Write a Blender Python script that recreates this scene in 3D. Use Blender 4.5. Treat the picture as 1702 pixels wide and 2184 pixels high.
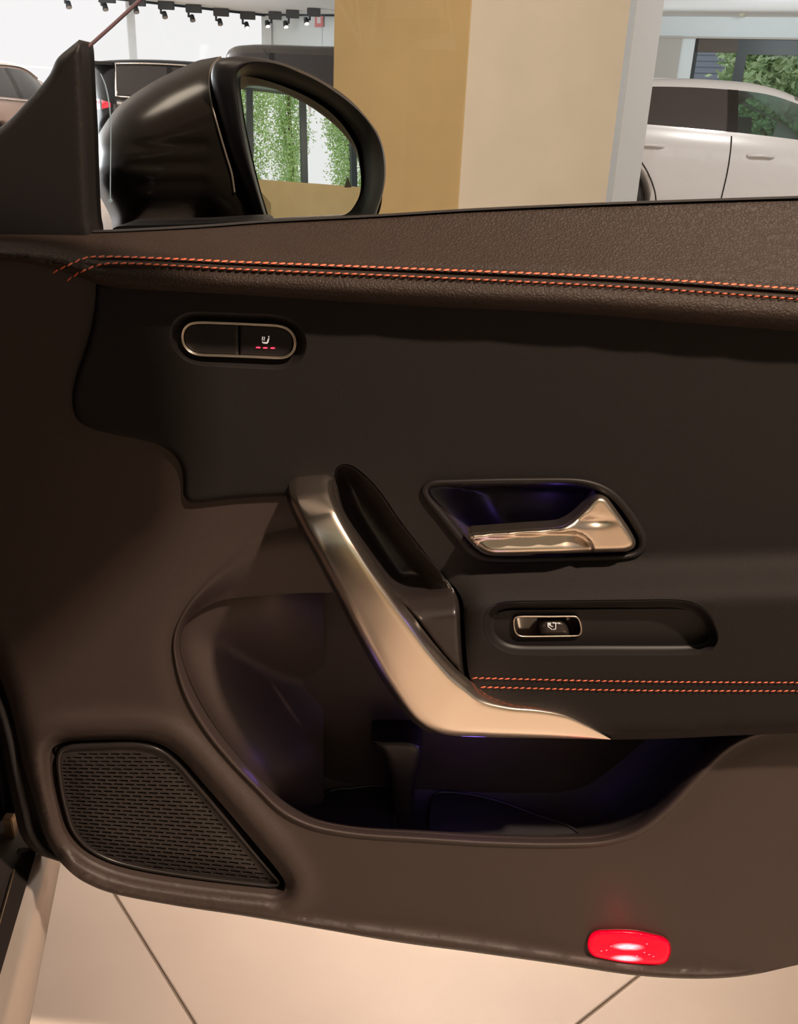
import bpy, bmesh, math, random
import numpy as np
from mathutils import Vector, Matrix
from mathutils.geometry import delaunay_2d_cdt
random.seed(7)
for o in list(bpy.data.objects): bpy.data.objects.remove(o)
SC = bpy.context.scene
COL = SC.collection

# ------------------------------------------------------------------ camera
W, H, F = 1702.0, 2184.0, 1950.0
CAM = np.array([0.0, 0.0, 0.95])
PITCH, ROLL = math.radians(23.16), math.radians(2.7)
fw = np.array([0, math.cos(PITCH), -math.sin(PITCH)])
u0 = np.array([0, math.sin(PITCH), math.cos(PITCH)])
x0 = np.array([1.0, 0, 0])
RT = math.cos(ROLL)*x0 + math.sin(ROLL)*u0
UP = -math.sin(ROLL)*x0 + math.cos(ROLL)*u0
cd = bpy.data.cameras.new('camera'); cam = bpy.data.objects.new('camera', cd); COL.objects.link(cam)
cam.matrix_world = Matrix(((RT[0], UP[0], -fw[0], CAM[0]), (RT[1], UP[1], -fw[1], CAM[1]), (RT[2], UP[2], -fw[2], CAM[2]), (0, 0, 0, 1)))
cd.sensor_fit = 'VERTICAL'; cd.sensor_height = 36; cd.lens = 36*F/H; cd.clip_start = 0.02; cd.clip_end = 400
SC.camera = cam

# ------------------------------------------------------------------ world, light, exposure
SC.view_settings.view_transform = 'Standard'; SC.view_settings.look = 'None'
SC.view_settings.exposure = 0.0; SC.view_settings.gamma = 1.0
SC.cycles.use_denoising = True
SC.cycles.max_bounces = 8; SC.cycles.transparent_max_bounces = 16
SC.cycles.sample_clamp_indirect = 4
wd = bpy.data.worlds.new('sky'); SC.world = wd; wd.use_nodes = True
bg = wd.node_tree.nodes['Background']; bg.inputs[0].default_value = (0.95, 0.93, 0.93, 1); bg.inputs[1].default_value = 1.0

def area(name, loc, target, size, power, color, sy=None, spread=None):
    l = bpy.data.lights.new(name, 'AREA'); l.energy = power; l.color = color
    l.size = size
    if sy: l.shape = 'RECTANGLE'; l.size_y = sy
    if spread: l.spread = math.radians(spread)
    o = bpy.data.objects.new(name, l); COL.objects.link(o); o.location = loc
    o.rotation_euler = (Vector(target)-Vector(loc)).to_track_quat('-Z', 'Y').to_euler()
    return o
WARM = (1.0, 0.79, 0.61)
KEY = (1.15, -0.58, 3.05)
# showroom ceiling spotlights, the key first, and added fills without fixtures
area('spot_and_fill_light', KEY, (0.2, 0.6, 0.3), 0.10, 160, WARM)
area('spot_and_fill_light', (2.4, -0.6, 3.05), (1.0, 0.6, 0.5), 0.2, 5, (1.0, 0.74, 0.52))
area('spot_and_fill_light', (-1.8, 1.6, 3.05), (-0.4, 2.6, 0.3), 0.8, 22, (1.0, 0.84, 0.66))
area('spot_and_fill_light', (1.6, 1.0, 3.05), (0.8, 2.8, 0.6), 0.8, 12, (1.0, 0.88, 0.74))
area('spot_and_fill_light', (4.0, 5.5, 3.05), (3.4, 9.5, 0.9), 0.6, 115, (1.0, 0.97, 0.94))
area('spot_and_fill_light', (-5.2, 9.6, 3.05), (-6.0, 12.8, 0.9), 0.5, 70, (1.0, 0.86, 0.76))  # unseen fill added to brighten the far-left car
area('spot_and_fill_light', (6.0, 17.5, 3.1), (6.8, 22.0, 2.0), 0.8, 60, (0.88, 0.96, 1.0))  # unseen cool fill added to lift the back wall
area('spot_and_fill_light', (-4.5, 9.0, 3.05), (-4.5, 13.5, 0.9), 0.8, 120, (1.0, 0.82, 0.66))
area('spot_and_fill_light', (1.6, -2.6, 3.12), (1.3, -4.4, 1.4), 0.7, 30, (1.0, 0.86, 0.66), 2.0)  # unseen fill for the rear parapet
area('spot_and_fill_light', (0.30, 1.90, 3.05), (0.08, 1.0, 0.0), 0.12, 3.1, (1.0, 0.80, 0.66), spread=26)  # narrow unseen fill added to even out the floor beyond the door
# daylight entering through the window walls
area('window_daylight', (-12.5, 17.6, 1.6), (-6, 10, 2.4), 12.0, 1700, (0.90, 0.96, 1.0), 3.0)
area('window_daylight', (7.0, 20.4, 1.25), (4, 12, 0.6), 7.0, 110, (0.88, 0.95, 1.0), 2.6)

# ------------------------------------------------------------------ helpers
def rays(px, py):
    px = np.asarray(px, float); py = np.asarray(py, float)
    return F*fw + (px-W/2)[..., None]*RT - (py-H/2)[..., None]*UP
def P(px, py, Y):
    d = rays(px, py); t = np.asarray(Y, float)/d[..., 1]
    return CAM + d*t[..., None]
def PZ(px, py, z):
    d = rays(px, py); t = (np.asarray(z, float)-CAM[2])/d[..., 2]
    return CAM + d*t[..., None]
def PP(px, py, q, n):
    d = rays(px, py); n = np.asarray(n, float); q = np.asarray(q, float)
    t = ((q-CAM)@n)/(d@n); return CAM + d*t[..., None]
def proj(p):
    v = np.asarray(p, float)-CAM; z = v@fw
    return np.stack([W/2+F*(v@RT)/z, H/2-F*(v@UP)/z], -1)

def spl(pts, closed=False, step=6.0, n=None, par=False):
    """Catmull-Rom (centripetal) through pts, resampled evenly (or n points; par=True keeps the index parameter)"""
    p = np.array(pts, float); m = len(p)
    seg = m if closed else m-1; out = []; K = 16
    for i in range(seg):
        if closed: a, b, c, d = p[(i-1) % m], p[i], p[(i+1) % m], p[(i+2) % m]
        else: a, b, c, d = p[max(i-1, 0)], p[i], p[i+1], p[min(i+2, m-1)]
        db = max(np.linalg.norm(c-b), 1e-9)
        da = max(np.linalg.norm(b-a), 1e-9); dd = max(np.linalg.norm(d-c), 1e-9)
        m1 = ((c-b)/db + (b-a)/da)*.5 if np.linalg.norm(b-a) > 1e-9 else (c-b)/db
        m2 = ((c-b)/db + (d-c)/dd)*.5 if np.linalg.norm(d-c) > 1e-9 else (c-b)/db
        m1 = m1*min(db, 1.6*da); m2 = m2*min(db, 1.6*dd)
        for k in range(K):
            t = k/K; h = (2*t**3-3*t*t+1, t**3-2*t*t+t, -2*t**3+3*t*t, t**3-t*t)
            out.append(h[0]*b+h[1]*m1+h[2]*c+h[3]*m2)
    if not closed: out.append(p[-1])
    q = np.array(out)
    if par:
        idx = np.linspace(0, len(q)-1, n); i0 = np.floor(idx).astype(int); i1 = np.minimum(i0+1, len(q)-1)
        return q[i0]+(q[i1]-q[i0])*(idx-i0)[:, None]
    qq = np.vstack([q, q[:1]]) if closed else q
    s = np.concatenate([[0], np.cumsum(np.linalg.norm(np.diff(qq[:, :2], axis=0), axis=1))])
    if n is None: n = max(4, int(round(s[-1]/step)))
    t = np.linspace(0, s[-1], n+1)[:-1] if closed else np.linspace(0, s[-1], n)
    return np.stack([np.interp(t, s, qq[:, k]) for k in range(q.shape[1])], 1)
def poly(pts, closed=True, step=6.0):
    """straight-edged resample that keeps corners"""
    p = np.array(pts, float); out = []; m = len(p)
    for i in range(m if closed else m-1):
        a, b = p[i], p[(i+1) % m]; k = max(1, int(np.linalg.norm(b-a)/step))
        for j in range(k): out.append(a+(b-a)*j/k)
    if not closed: out.append(p[-1])
    return np.array(out)
def zz(pts, s, ox, oy): return [(ox+x/s, oy+y/s) for x, y in pts]
def inside(q, loop):
    x, y = q[:, 0], q[:, 1]; r = np.zeros(len(q), bool); a = loop; b = np.roll(loop, -1, 0)
    for (x1, y1), (x2, y2) in zip(a[:, :2], b[:, :2]):
        if y1 == y2: continue
        c = ((y1 > y) != (y2 > y)) & (x < (x2-x1)*(y-y1)/(y2-y1)+x1); r ^= c
    return r
def dist(q, line, closed=True):
    a = line[:, :2]; b = np.roll(a, -1, 0)
    if not closed: a, b = a[:-1], a[1:]
    r = np.full(len(q), 1e9); ab = b-a; L = np.maximum((ab**2).sum(1), 1e-9)
    for s in range(0, len(q), 4000):
        qq = q[s:s+4000, None, :2]; t = np.clip(((qq-a)*ab).sum(2)/L, 0, 1)
        r[s:s+4000] = np.sqrt((((qq-(a+t[..., None]*ab))**2).sum(2)).min(1))
    return r
def sst(a, b, x):
    t = np.clip((np.asarray(x, float)-a)/(b-a), 0, 1); return t*t*(3-2*t)
def offset(loop, d, closed=True):
    """offset towards the inside of a closed px loop"""
    nx = np.roll(loop, -1, 0); pv = np.roll(loop, 1, 0); t = nx-pv
    if not closed: t[0] = loop[1]-loop[0]; t[-1] = loop[-1]-loop[-2]
    t /= np.maximum(np.linalg.norm(t, axis=1), 1e-9)[:, None]
    n = np.stack([-t[:, 1], t[:, 0]], 1)
    a = 0.5*np.sum(loop[:, 0]*np.roll(loop[:, 1], -1)-np.roll(loop[:, 0], -1)*loop[:, 1])
    return loop+n*d*(1 if a > 0 else -1)

def mesh(name, V, Fc, mat, parent=None, smooth=True, mi=None):
    me = bpy.data.meshes.new(name)
    me.from_pydata([tuple(map(float, v)) for v in V], [], [tuple(map(int, f)) for f in Fc]); me.update()
    ms = mat if isinstance(mat, (list, tuple)) else [mat]
    for m in ms: me.materials.append(m)
    if mi is not None:
        for p, k in zip(me.polygons, mi): p.material_index = k
    if smooth: me.polygons.foreach_set('use_smooth', [True]*len(me.polygons))
    return link(name, me, parent)
def link(name, me, parent=None):
    o = bpy.data.objects.new(name, me); COL.objects.link(o)
    if parent is not None:
        o.parent = parent
        b = Vector((0, 0, 0)); q = parent
        while q is not None: b = b+q.location; q = q.parent
        o.location = -b
    return o
def empty(name, loc, label=None, cat=None, group=None, kind=None, parent=None):
    o = bpy.data.objects.new(name, None); COL.objects.link(o); o.location = loc; o.empty_display_size = .05
    if parent is not None:
        o.parent = parent; b = Vector((0, 0, 0)); q = parent
        while q is not None: b = b+q.location; q = q.parent
        o.location = Vector(loc)-b
    tag(o, label, cat, group, kind); return o
def tag(o, label=None, cat=None, group=None, kind=None):
    for k, v in (('label', label), ('category', cat), ('group', group), ('kind', kind)):
        if v: o[k] = v
    return o

def sheet(name, outer, depth, mat, parent=None, holes=(), step=14, rings=(), skirt=0.0, hole_skirt=0.0, mapf=None, extra=None):
    """surface bounded by a px loop; depth(q)->Y"""
    outer = np.asarray(outer)[:, :2]; loops = [outer]+[np.asarray(h)[:, :2] for h in holes]
    x1, y1 = outer.min(0); x2, y2 = outer.max(0)
    gx, gy = np.meshgrid(np.arange(x1+step/2, x2, step), np.arange(y1+step/2, y2, step*.9))
    gx = gx + (np.arange(gx.shape[0]) % 2)[:, None]*step/2
    g = np.stack([gx.ravel(), gy.ravel()], 1)
    cand = [g]
    for d in rings:
        for lp in loops:
            cand += [offset(lp, d), offset(lp, -d)] if d > 0 else []
    if extra is not None: cand = [extra]+cand
    g = np.vstack(cand)
    k = inside(g, outer)
    for h in loops[1:]: k &= ~inside(g, h)
    g = g[k]; tol = min([step*.4]+[r*.75 for r in rings if r > 0])
    dm = np.full(len(g), 1e9)
    for lp in loops: dm = np.minimum(dm, dist(g, lp))
    g = g[dm > tol]
    if rings or extra is not None:   # thin points that came too close together
        seen = set(); keep = []
        for i in range(len(g)-1, -1, -1) if extra is None else range(len(g)):
            c = (int(g[i, 0]//(tol)), int(g[i, 1]//(tol)))
            if c in seen: continue
            seen.add(c); keep.append(i)
        g = g[keep]
    V = np.vstack(loops+[g]); E = []; s = 0
    for lp in loops:
        n = len(lp); E += [(s+i, s+(i+1) % n) for i in range(n)]; s += n
    vs, es, fs, ov, oe, of = delaunay_2d_cdt([Vector((float(a), float(b))) for a, b in V], E, [], 0, 1e-5)
    q = np.array([(v.x, v.y) for v in vs]); T = np.array([tuple(f) for f in fs if len(f) == 3])
    c = q[T].mean(1); k = inside(c, outer)
    for h in loops[1:]: k &= ~inside(c, h)
    T = T[k]
    Vw = mapf(q) if mapf else P(q[:, 0], q[:, 1], depth(q))
    a, b, cc = Vw[T[:, 0]], Vw[T[:, 1]], Vw[T[:, 2]]
    nn = np.cross(b-a, cc-a); vd = (a+b+cc)/3-CAM; fl = (nn*vd).sum(1) > 0
    T[fl] = T[fl][:, ::-1]
    V3 = list(Vw); Fc = [tuple(t) for t in T]
    for li, lp in enumerate(loops):
        sk = skirt if li == 0 else hole_skirt
        if not sk: continue
        w = mapf(lp) if mapf else P(lp[:, 0], lp[:, 1], depth(lp)); n = len(lp); s = len(V3)
        V3 += list(w); V3 += list(w+np.array([0, sk, 0]))
        Fc += [(s+i, s+(i+1) % n, s+n+(i+1) % n, s+n+i) for i in range(n)]
    return mesh(name, V3, Fc, mat, parent)
def loft(name, L, mat, parent=None, closed=False, cap0=False, cap1=False, smooth=True):
    """L: list of (N,3) arrays; quads between neighbours"""
    n = len(L[0]); V = np.vstack(L); Fc = []
    for k in range(len(L)-1):
        for i in range(n if closed else n-1):
            j = (i+1) % n; Fc.append((k*n+i, k*n+j, (k+1)*n+j, (k+1)*n+i))
    V = list(V)
    for c, k in ((cap0, 0), (cap1, len(L)-1)):
        if c:
            s = len(V); V += list(L[k]); Fc.append(tuple(range(s, s+n)))
    return mesh(name, V, Fc, mat, parent, smooth)
def ring(name, loop, prof, mat, parent=None, base=None):
    """closed px loop swept by profile [(inward px offset, Y)]"""
    L = []
    for d, y in prof:
        lo = offset(loop, d) if d else loop
        Y = (base(lo) if base is not None else 0)+y
        L.append(P(lo[:, 0], lo[:, 1], np.broadcast_to(Y, len(lo))))
    return loft(name, L, mat, parent, closed=True)
def tube(name, pts, r, mat, parent=None, n=8, closed=False, caps=True):
    p = np.asarray(pts, float); m = len(p); r = np.broadcast_to(r, m); L = []
    for i in range(m):
        a = p[(i+1) % m] if closed else p[min(i+1, m-1)]; b = p[i-1] if (closed or i > 0) else p[0]
        t = a-b; t /= max(np.linalg.norm(t), 1e-12)
        u = np.cross(t, [0.13, 0.2, 0.97]); u /= max(np.linalg.norm(u), 1e-9); v = np.cross(t, u)
        L.append([p[i]+r[i]*(math.cos(2*math.pi*k/n)*u+math.sin(2*math.pi*k/n)*v) for k in range(n)])
    if closed: L.append(L[0])
    return loft(name, [np.array(x) for x in L], mat, parent, closed=True, cap0=caps and not closed, cap1=caps and not closed)
def box(name, lo, hi, mat, parent=None, bev=0.0, rot=None):
    bm = bmesh.new(); bmesh.ops.create_cube(bm, size=1)
    lo = Vector(lo); hi = Vector(hi)
    for v in bm.verts: v.co = Vector([(lo[i]+hi[i])/2+v.co[i]*(hi[i]-lo[i]) for i in range(3)])
    if bev: bmesh.ops.bevel(bm, geom=bm.edges[:], offset=bev, segments=2, affect='EDGES')
    if rot is not None: bm.transform(rot)
    me = bpy.data.meshes.new(name); bm.to_mesh(me); bm.free(); me.materials.append(mat)
    return link(name, me, parent)
def prism(name, base, z0, z1, mat, parent=None):
    n = len(base); V = [(x, y, z0) for x, y in base]+[(x, y, z1) for x, y in base]
    Fc = [(i, (i+1) % n, n+(i+1) % n, n+i) for i in range(n)]+[tuple(range(n))[::-1], tuple(range(n, 2*n))]
    return mesh(name, V, Fc, mat, parent, smooth=False)

# ------------------------------------------------------------------ materials
def mat(name, col, rough=.5, metal=0., spec=.5, bump=None, emit=None, es=0., coat=0., cvar=None, trans=None):
    m = bpy.data.materials.new(name); m.use_nodes = True; nt = m.node_tree; b = nt.nodes['Principled BSDF']
    b.inputs['Base Color'].default_value = (*col, 1); b.inputs['Roughness'].default_value = rough
    b.inputs['Metallic'].default_value = metal; b.inputs['Specular IOR Level'].default_value = spec
    if coat: b.inputs['Coat Weight'].default_value = coat; b.inputs['Coat Roughness'].default_value = .03
    if emit: b.inputs['Emission Color'].default_value = (*emit, 1); b.inputs['Emission Strength'].default_value = es
    tc = nt.nodes.new('ShaderNodeTexCoord')
    if cvar:   # (scale, amount)
        n = nt.nodes.new('ShaderNodeTexNoise'); n.inputs['Scale'].default_value = cvar[0]; n.inputs['Detail'].default_value = 4
        nt.links.new(tc.outputs['Object'], n.inputs['Vector'])
        r = nt.nodes.new('ShaderNodeMapRange'); r.inputs[1].default_value = .3; r.inputs[2].default_value = .7
        r.inputs[3].default_value = 1-cvar[1]; r.inputs[4].default_value = 1+cvar[1]
        nt.links.new(n.outputs['Fac'], r.inputs[0])
        mx = nt.nodes.new('ShaderNodeVectorMath'); mx.operation = 'SCALE'; mx.inputs[0].default_value = col
        nt.links.new(r.outputs[0], mx.inputs['Scale']); nt.links.new(mx.outputs[0], b.inputs['Base Color'])
    if bump:   # list of (kind, scale, strength, distance)
        last = None
        for kind, sc, st, dd in bump:
            if kind == 'noise':
                t = nt.nodes.new('ShaderNodeTexNoise'); t.inputs['Scale'].default_value = sc; t.inputs['Detail'].default_value = 3; out = t.outputs['Fac']
                nt.links.new(tc.outputs['Object'], t.inputs['Vector'])
            else:
                t = nt.nodes.new('ShaderNodeTexVoronoi'); t.feature = 'DISTANCE_TO_EDGE'; t.inputs['Scale'].default_value = sc
                w = nt.nodes.new('ShaderNodeTexNoise'); w.inputs['Scale'].default_value = sc*.7; w.inputs['Detail'].default_value = 1
                nt.links.new(tc.outputs['Object'], w.inputs['Vector'])
                a = nt.nodes.new('ShaderNodeVectorMath'); a.operation = 'SCALE'; a.inputs['Scale'].default_value = 1.1/sc
                nt.links.new(w.outputs['Color'], a.inputs[0])
                ad = nt.nodes.new('ShaderNodeVectorMath'); ad.operation = 'ADD'
                nt.links.new(tc.outputs['Object'], ad.inputs[0]); nt.links.new(a.outputs[0], ad.inputs[1])
                nt.links.new(ad.outputs[0], t.inputs['Vector'])
                rp = nt.nodes.new('ShaderNodeMapRange'); rp.inputs[2].default_value = .28; rp.interpolation_type = 'SMOOTHSTEP'
                nt.links.new(t.outputs['Distance'], rp.inputs[0]); out = rp.outputs[0]
            bp = nt.nodes.new('ShaderNodeBump'); bp.inputs['Strength'].default_value = st; bp.inputs['Distance'].default_value = dd
            nt.links.new(out, bp.inputs['Height'])
            if last: nt.links.new(last.outputs[0], bp.inputs['Normal'])
            last = bp
        nt.links.new(last.outputs[0], b.inputs['Normal'])
    return m
def glass(name, tint=(1, 1, 1), fac=.08, rough=0.0):
    """thin pane: clear (tinted) with fresnel-like reflection"""
    m = bpy.data.materials.new(name); m.use_nodes = True; nt = m.node_tree; nt.nodes.clear()
    o = nt.nodes.new('ShaderNodeOutputMaterial'); t = nt.nodes.new('ShaderNodeBsdfTransparent'); g = nt.nodes.new('ShaderNodeBsdfGlossy')
    t.inputs[0].default_value = (*tint, 1); g.inputs['Roughness'].default_value = rough
    fr = nt.nodes.new('ShaderNodeFresnel'); fr.inputs[0].default_value = 1.45
    mx = nt.nodes.new('ShaderNodeMixShader')
    ml = nt.nodes.new('ShaderNodeMath'); ml.operation = 'MULTIPLY'; ml.inputs[1].default_value = fac/.04; ml.use_clamp = True
    nt.links.new(fr.outputs[0], ml.inputs[0])
    nt.links.new(ml.outputs[0], mx.inputs[0]); nt.links.new(t.outputs[0], mx.inputs[1]); nt.links.new(g.outputs[0], mx.inputs[2])
    nt.links.new(mx.outputs[0], o.inputs[0]); return m
M = dict(
    leather=mat('leather', (.025, .0155, .0115), .58, spec=.22, bump=[('vor', 430, .55, .0004), ('noise', 1500, .15, .0001)], cvar=(40, .06)),
    trim=mat('grained_plastic', (.041, .0275, .0235), .54, spec=.4, bump=[('noise', 900, .35, .00025), ('vor', 900, .2, .0002)]),
    fabric=mat('panel_microfibre', (.0095, .0072, .0066), .8, spec=.25, bump=[('noise', 1600, .5, .0003)], cvar=(900, .25)),
    arm=mat('armrest_leather', (.024, .018, .015), .6, spec=.35, bump=[('vor', 700, .25, .0002)]),
    liner=mat('pocket_plastic', (.018, .0135, .0125), .55, bump=[('noise', 900, .3, .0002)]),
    black=mat('black_plastic', (.010, .008, .008), .5, spec=.3, bump=[('noise', 900, .15, .0001)]),
    satin=mat('satin_black_plastic', (.018, .014, .013), .33),
    gloss=mat('gloss_black', (.008, .007, .007), .08),
    seam=mat('seam_dark', (.006, .005, .005), .8),
    thread=mat('orange_thread', (.62, .125, .06), .5, bump=[('noise', 2500, .3, .0002)]),
    silver=mat('satin_silver', (.86, .76, .66), .27, metal=1., bump=[('noise', 1800, .03, .0001)]),
    silver2=mat('lever_silver', (.70, .60, .50), .32, metal=1.),
    chrome=mat('chrome', (.85, .78, .72), .14, metal=1.),
    icon=mat('icon_white', (.8, .76, .72), .5, emit=(1, .93, .88), es=.35),
    led=mat('red_led', (.8, .01, .03), .4, emit=(1, .03, .07), es=3.0),
    grille=mat('grille_plastic', (.022, .017, .015), .5),
    rubber=mat('rubber', (.012, .010, .010), .6),
    mirror=mat('mirror_glass', (.93, .96, .94), .0, metal=1.),
    shell=mat('mirror_shell_gloss', (.009, .007, .0055), .2, spec=.22),
    mframe=mat('mirror_frame_plastic', (.010, .009, .010), .4, spec=.35, bump=[('noise', 900, .1, .0001)]),
    pane=glass('door_glass', (.985, .99, .985), .03),
)

# ================================================================== the open car door
YT = .585
door = empty('car', (-.6, .6, .0), 'black car with its door open, orange stitched leather, silver grab handle and red lamp', 'car')

sill = np.array([(-300, 497), (0, 494), (200, 492.5), (250, 491), (420, 482), (570, 471), (800, 459), (1000, 446.5), (1290, 433.5), (1500, 426), (1702, 419.5), (1950, 411), (2650, 394)], float)
row1 = np.array([(110, 583), (141, 567.5), (158, 560), (173, 552.5), (192, 548), (222, 547), (271, 548), (420, 554), (476, 557), (687, 565), (900, 573.5), (1260, 588), (1442, 598), (1702, 616), (2000, 638), (2640, 688), (2700, 692)], float)
row2 = np.array([(140, 600), (170, 581), (185, 574.5), (205, 566.5), (230, 562), (284, 562), (420, 569.5), (476, 573), (687, 582), (900, 591), (1260, 608.5), (1442, 619.5), (1702, 638.5), (2000, 662), (2640, 714), (2700, 719)], float)
lbot = np.array([(-300, 545), (-100, 548), (0, 553), (80, 566), (150, 584), (205, 605), (250, 614), (350, 620), (500, 628), (850, 650), (1260, 671), (1520, 693), (1702, 706.5), (1950, 728), (2650, 788)], float)
s_sill, s_lb = spl(sill, step=10), spl(lbot, step=10)
r1, r2 = spl(row1, step=6), spl(row2, step=6)
def yat(line, x): return np.interp(x, line[:, 0], line[:, 1])
def midseam(x):
    x = np.asarray(x, float); xx = np.maximum(x, 205)
    return np.where(x < 205, 556-(205-x)*-.35, (yat(r1, xx)+yat(r2, xx))/2)
def leatherY(q):
    x, y = q[:, 0], q[:, 1]
    a, m, b = yat(s_sill, x), midseam(x), yat(s_lb, x)
    m = np.where(x < 205, a+(b-a)*.55, m)
    up = np.clip((y-a)/(m-a), 0, 1); dn = np.clip((y-m)/np.maximum(b-m, 1), 0, 1)
    Y = .618-.047*up**1.15+.006*np.clip(1-(y-a)/9, 0, 1)**2
    Y = np.where(y > m, .571-.008*np.sin(np.minimum(dn*1.25, 1)*math.pi*.5)+.016*np.clip((dn-.62)/.38, 0, 1)**2, Y)
    g = np.abs(y-m); fade = sst(150, 230, x)
    Y = Y+fade*(.0030*np.exp(-(g/2.6)**2)-.0014*np.exp(-((g-7)/4.0)**2)+.0009*np.exp(-((g-15)/2.2)**2))
    return Y
lo = np.vstack([s_sill, s_lb[::-1]])
ex = []
xs = np.arange(150, 2640, 9.0)
for d in (-17, -15, -12.5, -10, -7.5, -5.5, -3.6, -2, 0, 2, 3.6, 5.5, 7.5, 10, 12.5, 15, 17): ex.append(np.stack([xs, midseam(xs)+d], 1))
ex = np.vstack(ex)
def thin_extra(outer, depth, matl, name, parent, extra, step=12, skirt=.012, rings=()):
    """sheet with extra fixed points kept as given"""
    outer = outer[:, :2]; x1, y1 = outer.min(0); x2, y2 = outer.max(0)
    gx, gy = np.meshgrid(np.arange(x1, x2, step), np.arange(y1, y2, step))
    g = np.stack([gx.ravel(), gy.ravel()], 1)
    m = midseam(g[:, 0]); g = g[(np.abs(g[:, 1]-m) > 22) | (g[:, 0] < 150)]
    g = g[inside(g, outer) & (dist(g, outer) > 5)]
    e = extra[inside(extra, outer) & (dist(extra, outer) > 3)]
    rr = [offset(outer, d) for d in (2, 5, 9)]
    rr = np.vstack(rr); rr = rr[inside(rr, outer) & (dist(rr, outer) > 1.2)]
    V = np.vstack([outer, g, e, rr]); n = len(outer)
    vs, es, fs, *_ = delaunay_2d_cdt([Vector((float(a), float(b))) for a, b in V], [(i, (i+1) % n) for i in range(n)], [], 0, 1e-4)
    q = np.array([(v.x, v.y) for v in vs]); T = np.array([tuple(f) for f in fs if len(f) == 3])
    T = T[inside(q[T].mean(1), outer)]
    Vw = P(q[:, 0], q[:, 1], depth(q))
    a, b, c = Vw[T[:, 0]], Vw[T[:, 1]], Vw[T[:, 2]]
    fl = (np.cross(b-a, c-a)*((a+b+c)/3-CAM)).sum(1) > 0; T[fl] = T[fl][:, ::-1]
    w = P(outer[:, 0], outer[:, 1], depth(outer)); s = len(Vw)
    V3 = list(Vw)+list(w)+list(w+np.array([0, skirt, -.002]))
    Fc = [tuple(t) for t in T]+[(s+i, s+(i+1) % n, s+n+(i+1) % n, s+n+i) for i in range(n)]
    return mesh(name, V3, Fc, matl, parent)
leather = thin_extra(lo, leatherY, M['leather'], 'upper_leather_trim', door, ex)
tag(leather, 'grained dark leather top pad with orange double stitching')

def stitches(name, line, pitch, ln, depth, parent, r=1.9, tilt=-.16):
    """one thread: a row of short slanted raised stitches"""
    s = spl(line, step=pitch); L = []; V = []; Fc = []
    for i in range(len(s)-1):
        a, b = s[i], s[i+1]; c = (a+b)/2; t = (b-a)/np.linalg.norm(b-a); n = np.array([-t[1], t[0]])
        d = t*math.cos(tilt)+n*math.sin(tilt); d2 = np.array([-d[1], d[0]])
        base = len(V)
        px = []
        prof = [(-.5, .15, .0002), (-.42, .7, -.0002), (-.2, 1, -.0008), (.1, 1, -.0009), (.35, .85, -.0004), (.5, .2, .0002)]
        for u, w, y in prof:
            jit = random.uniform(-.1, .1)
            for sd, yy in ((-1, .0004), (0, -.0004), (1, .0004)):
                px.append((*(c+d*u*ln+d2*(sd*w*r+jit)), y+yy*w))
        px = np.array(px); Y = depth(px[:, :2])+px[:, 2]-.0004
        V += list(P(px[:, 0], px[:, 1], Y))
        for k in range(len(prof)-1):
            for j in range(2): o = base+k*3+j; Fc.append((o, o+1, o+4, o+3))
    return mesh(name, V, Fc, M['thread'], parent)
stitches('stitching', row1[:-1], 17.4, 14.5, leatherY, leather)
stitches('stitching', row2[:-1], 17.4, 14.5, leatherY, leather)
# window weatherstrip along the sill
wl = [P(s_sill[:, 0], s_sill[:, 1]+d, np.full(len(s_sill), y)) for d, y in ((3, .616), (-.5, .6185), (-2, .622), (-2, .632), (6, .640))]
loft('window_weatherstrip', wl, M['rubber'], door)

# ---- lower carrier
outerC = [(700, 1118), (650, 1124), (600, 1131), (545, 1148), (480, 1200), (430, 1250), (388, 1308), (368, 1360), (372, 1425), (392, 1490), (432, 1560), (482, 1622), (540, 1682), (598, 1738), (660, 1768), (750, 1786), (900, 1797), (1050, 1806), (1200, 1809), (1300, 1803), (1365, 1783), (1425, 1740), (1500, 1662), (1560, 1602), (1620, 1572), (1700, 1560)]
innerC = [(760, 1262), (700, 1264), (620, 1266), (540, 1272), (475, 1280), (430, 1300), (398, 1330), (384, 1375), (395, 1425), (418, 1480), (455, 1543), (508, 1612), (560, 1668), (610, 1712), (665, 1742), (750, 1760), (900, 1771), (1050, 1780), (1200, 1783), (1280, 1779), (1335, 1763), (1385, 1726), (1450, 1660), (1505, 1604), (1540, 1572), (1570, 1545)]
NO = 220
oC, iC = spl(outerC, n=NO, par=True), spl(innerC, n=NO, par=True)
bot = [(2650, 1560), (2520, 1780), (2300, 1920), (2000, 2005), (1850, 2030), (1702, 2058), (1600, 2080), (1526, 2087), (1450, 2087), (1350, 2080), (1200, 2058), (1000, 2030), (850, 2010), (687, 1982), (529, 1955), (370, 1931), (249, 1908), (201, 1892), (159, 1868), (127, 1837)]
s_bot = spl(bot, step=11)
s_left = spl([(127, 1837), (112, 1815), (95, 1782), (72, 1705), (52, 1640), (35, 1560), (15, 1484), (-20, 1400), (-90, 1300), (-280, 1200)], step=12)[1:]
s_top = spl([(-280, 533), (-100, 537), (0, 542), (80, 554), (150, 572), (205, 594), (238, 602)], step=12)
s_in = spl([(238, 602), (228, 660), (215, 720), (195, 790), (182, 840), (186, 880), (215, 900), (290, 917), (350, 930), (390, 955), (412, 1000), (412, 1040), (430, 1052), (500, 1043), (600, 1038), (690, 1036)], step=12)[1:]
trim_loop = np.vstack([s_top, s_in, oC, poly([(1760, 1558), (1950, 1556), (2650, 1550)], False, 40), s_bot, s_left])
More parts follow.
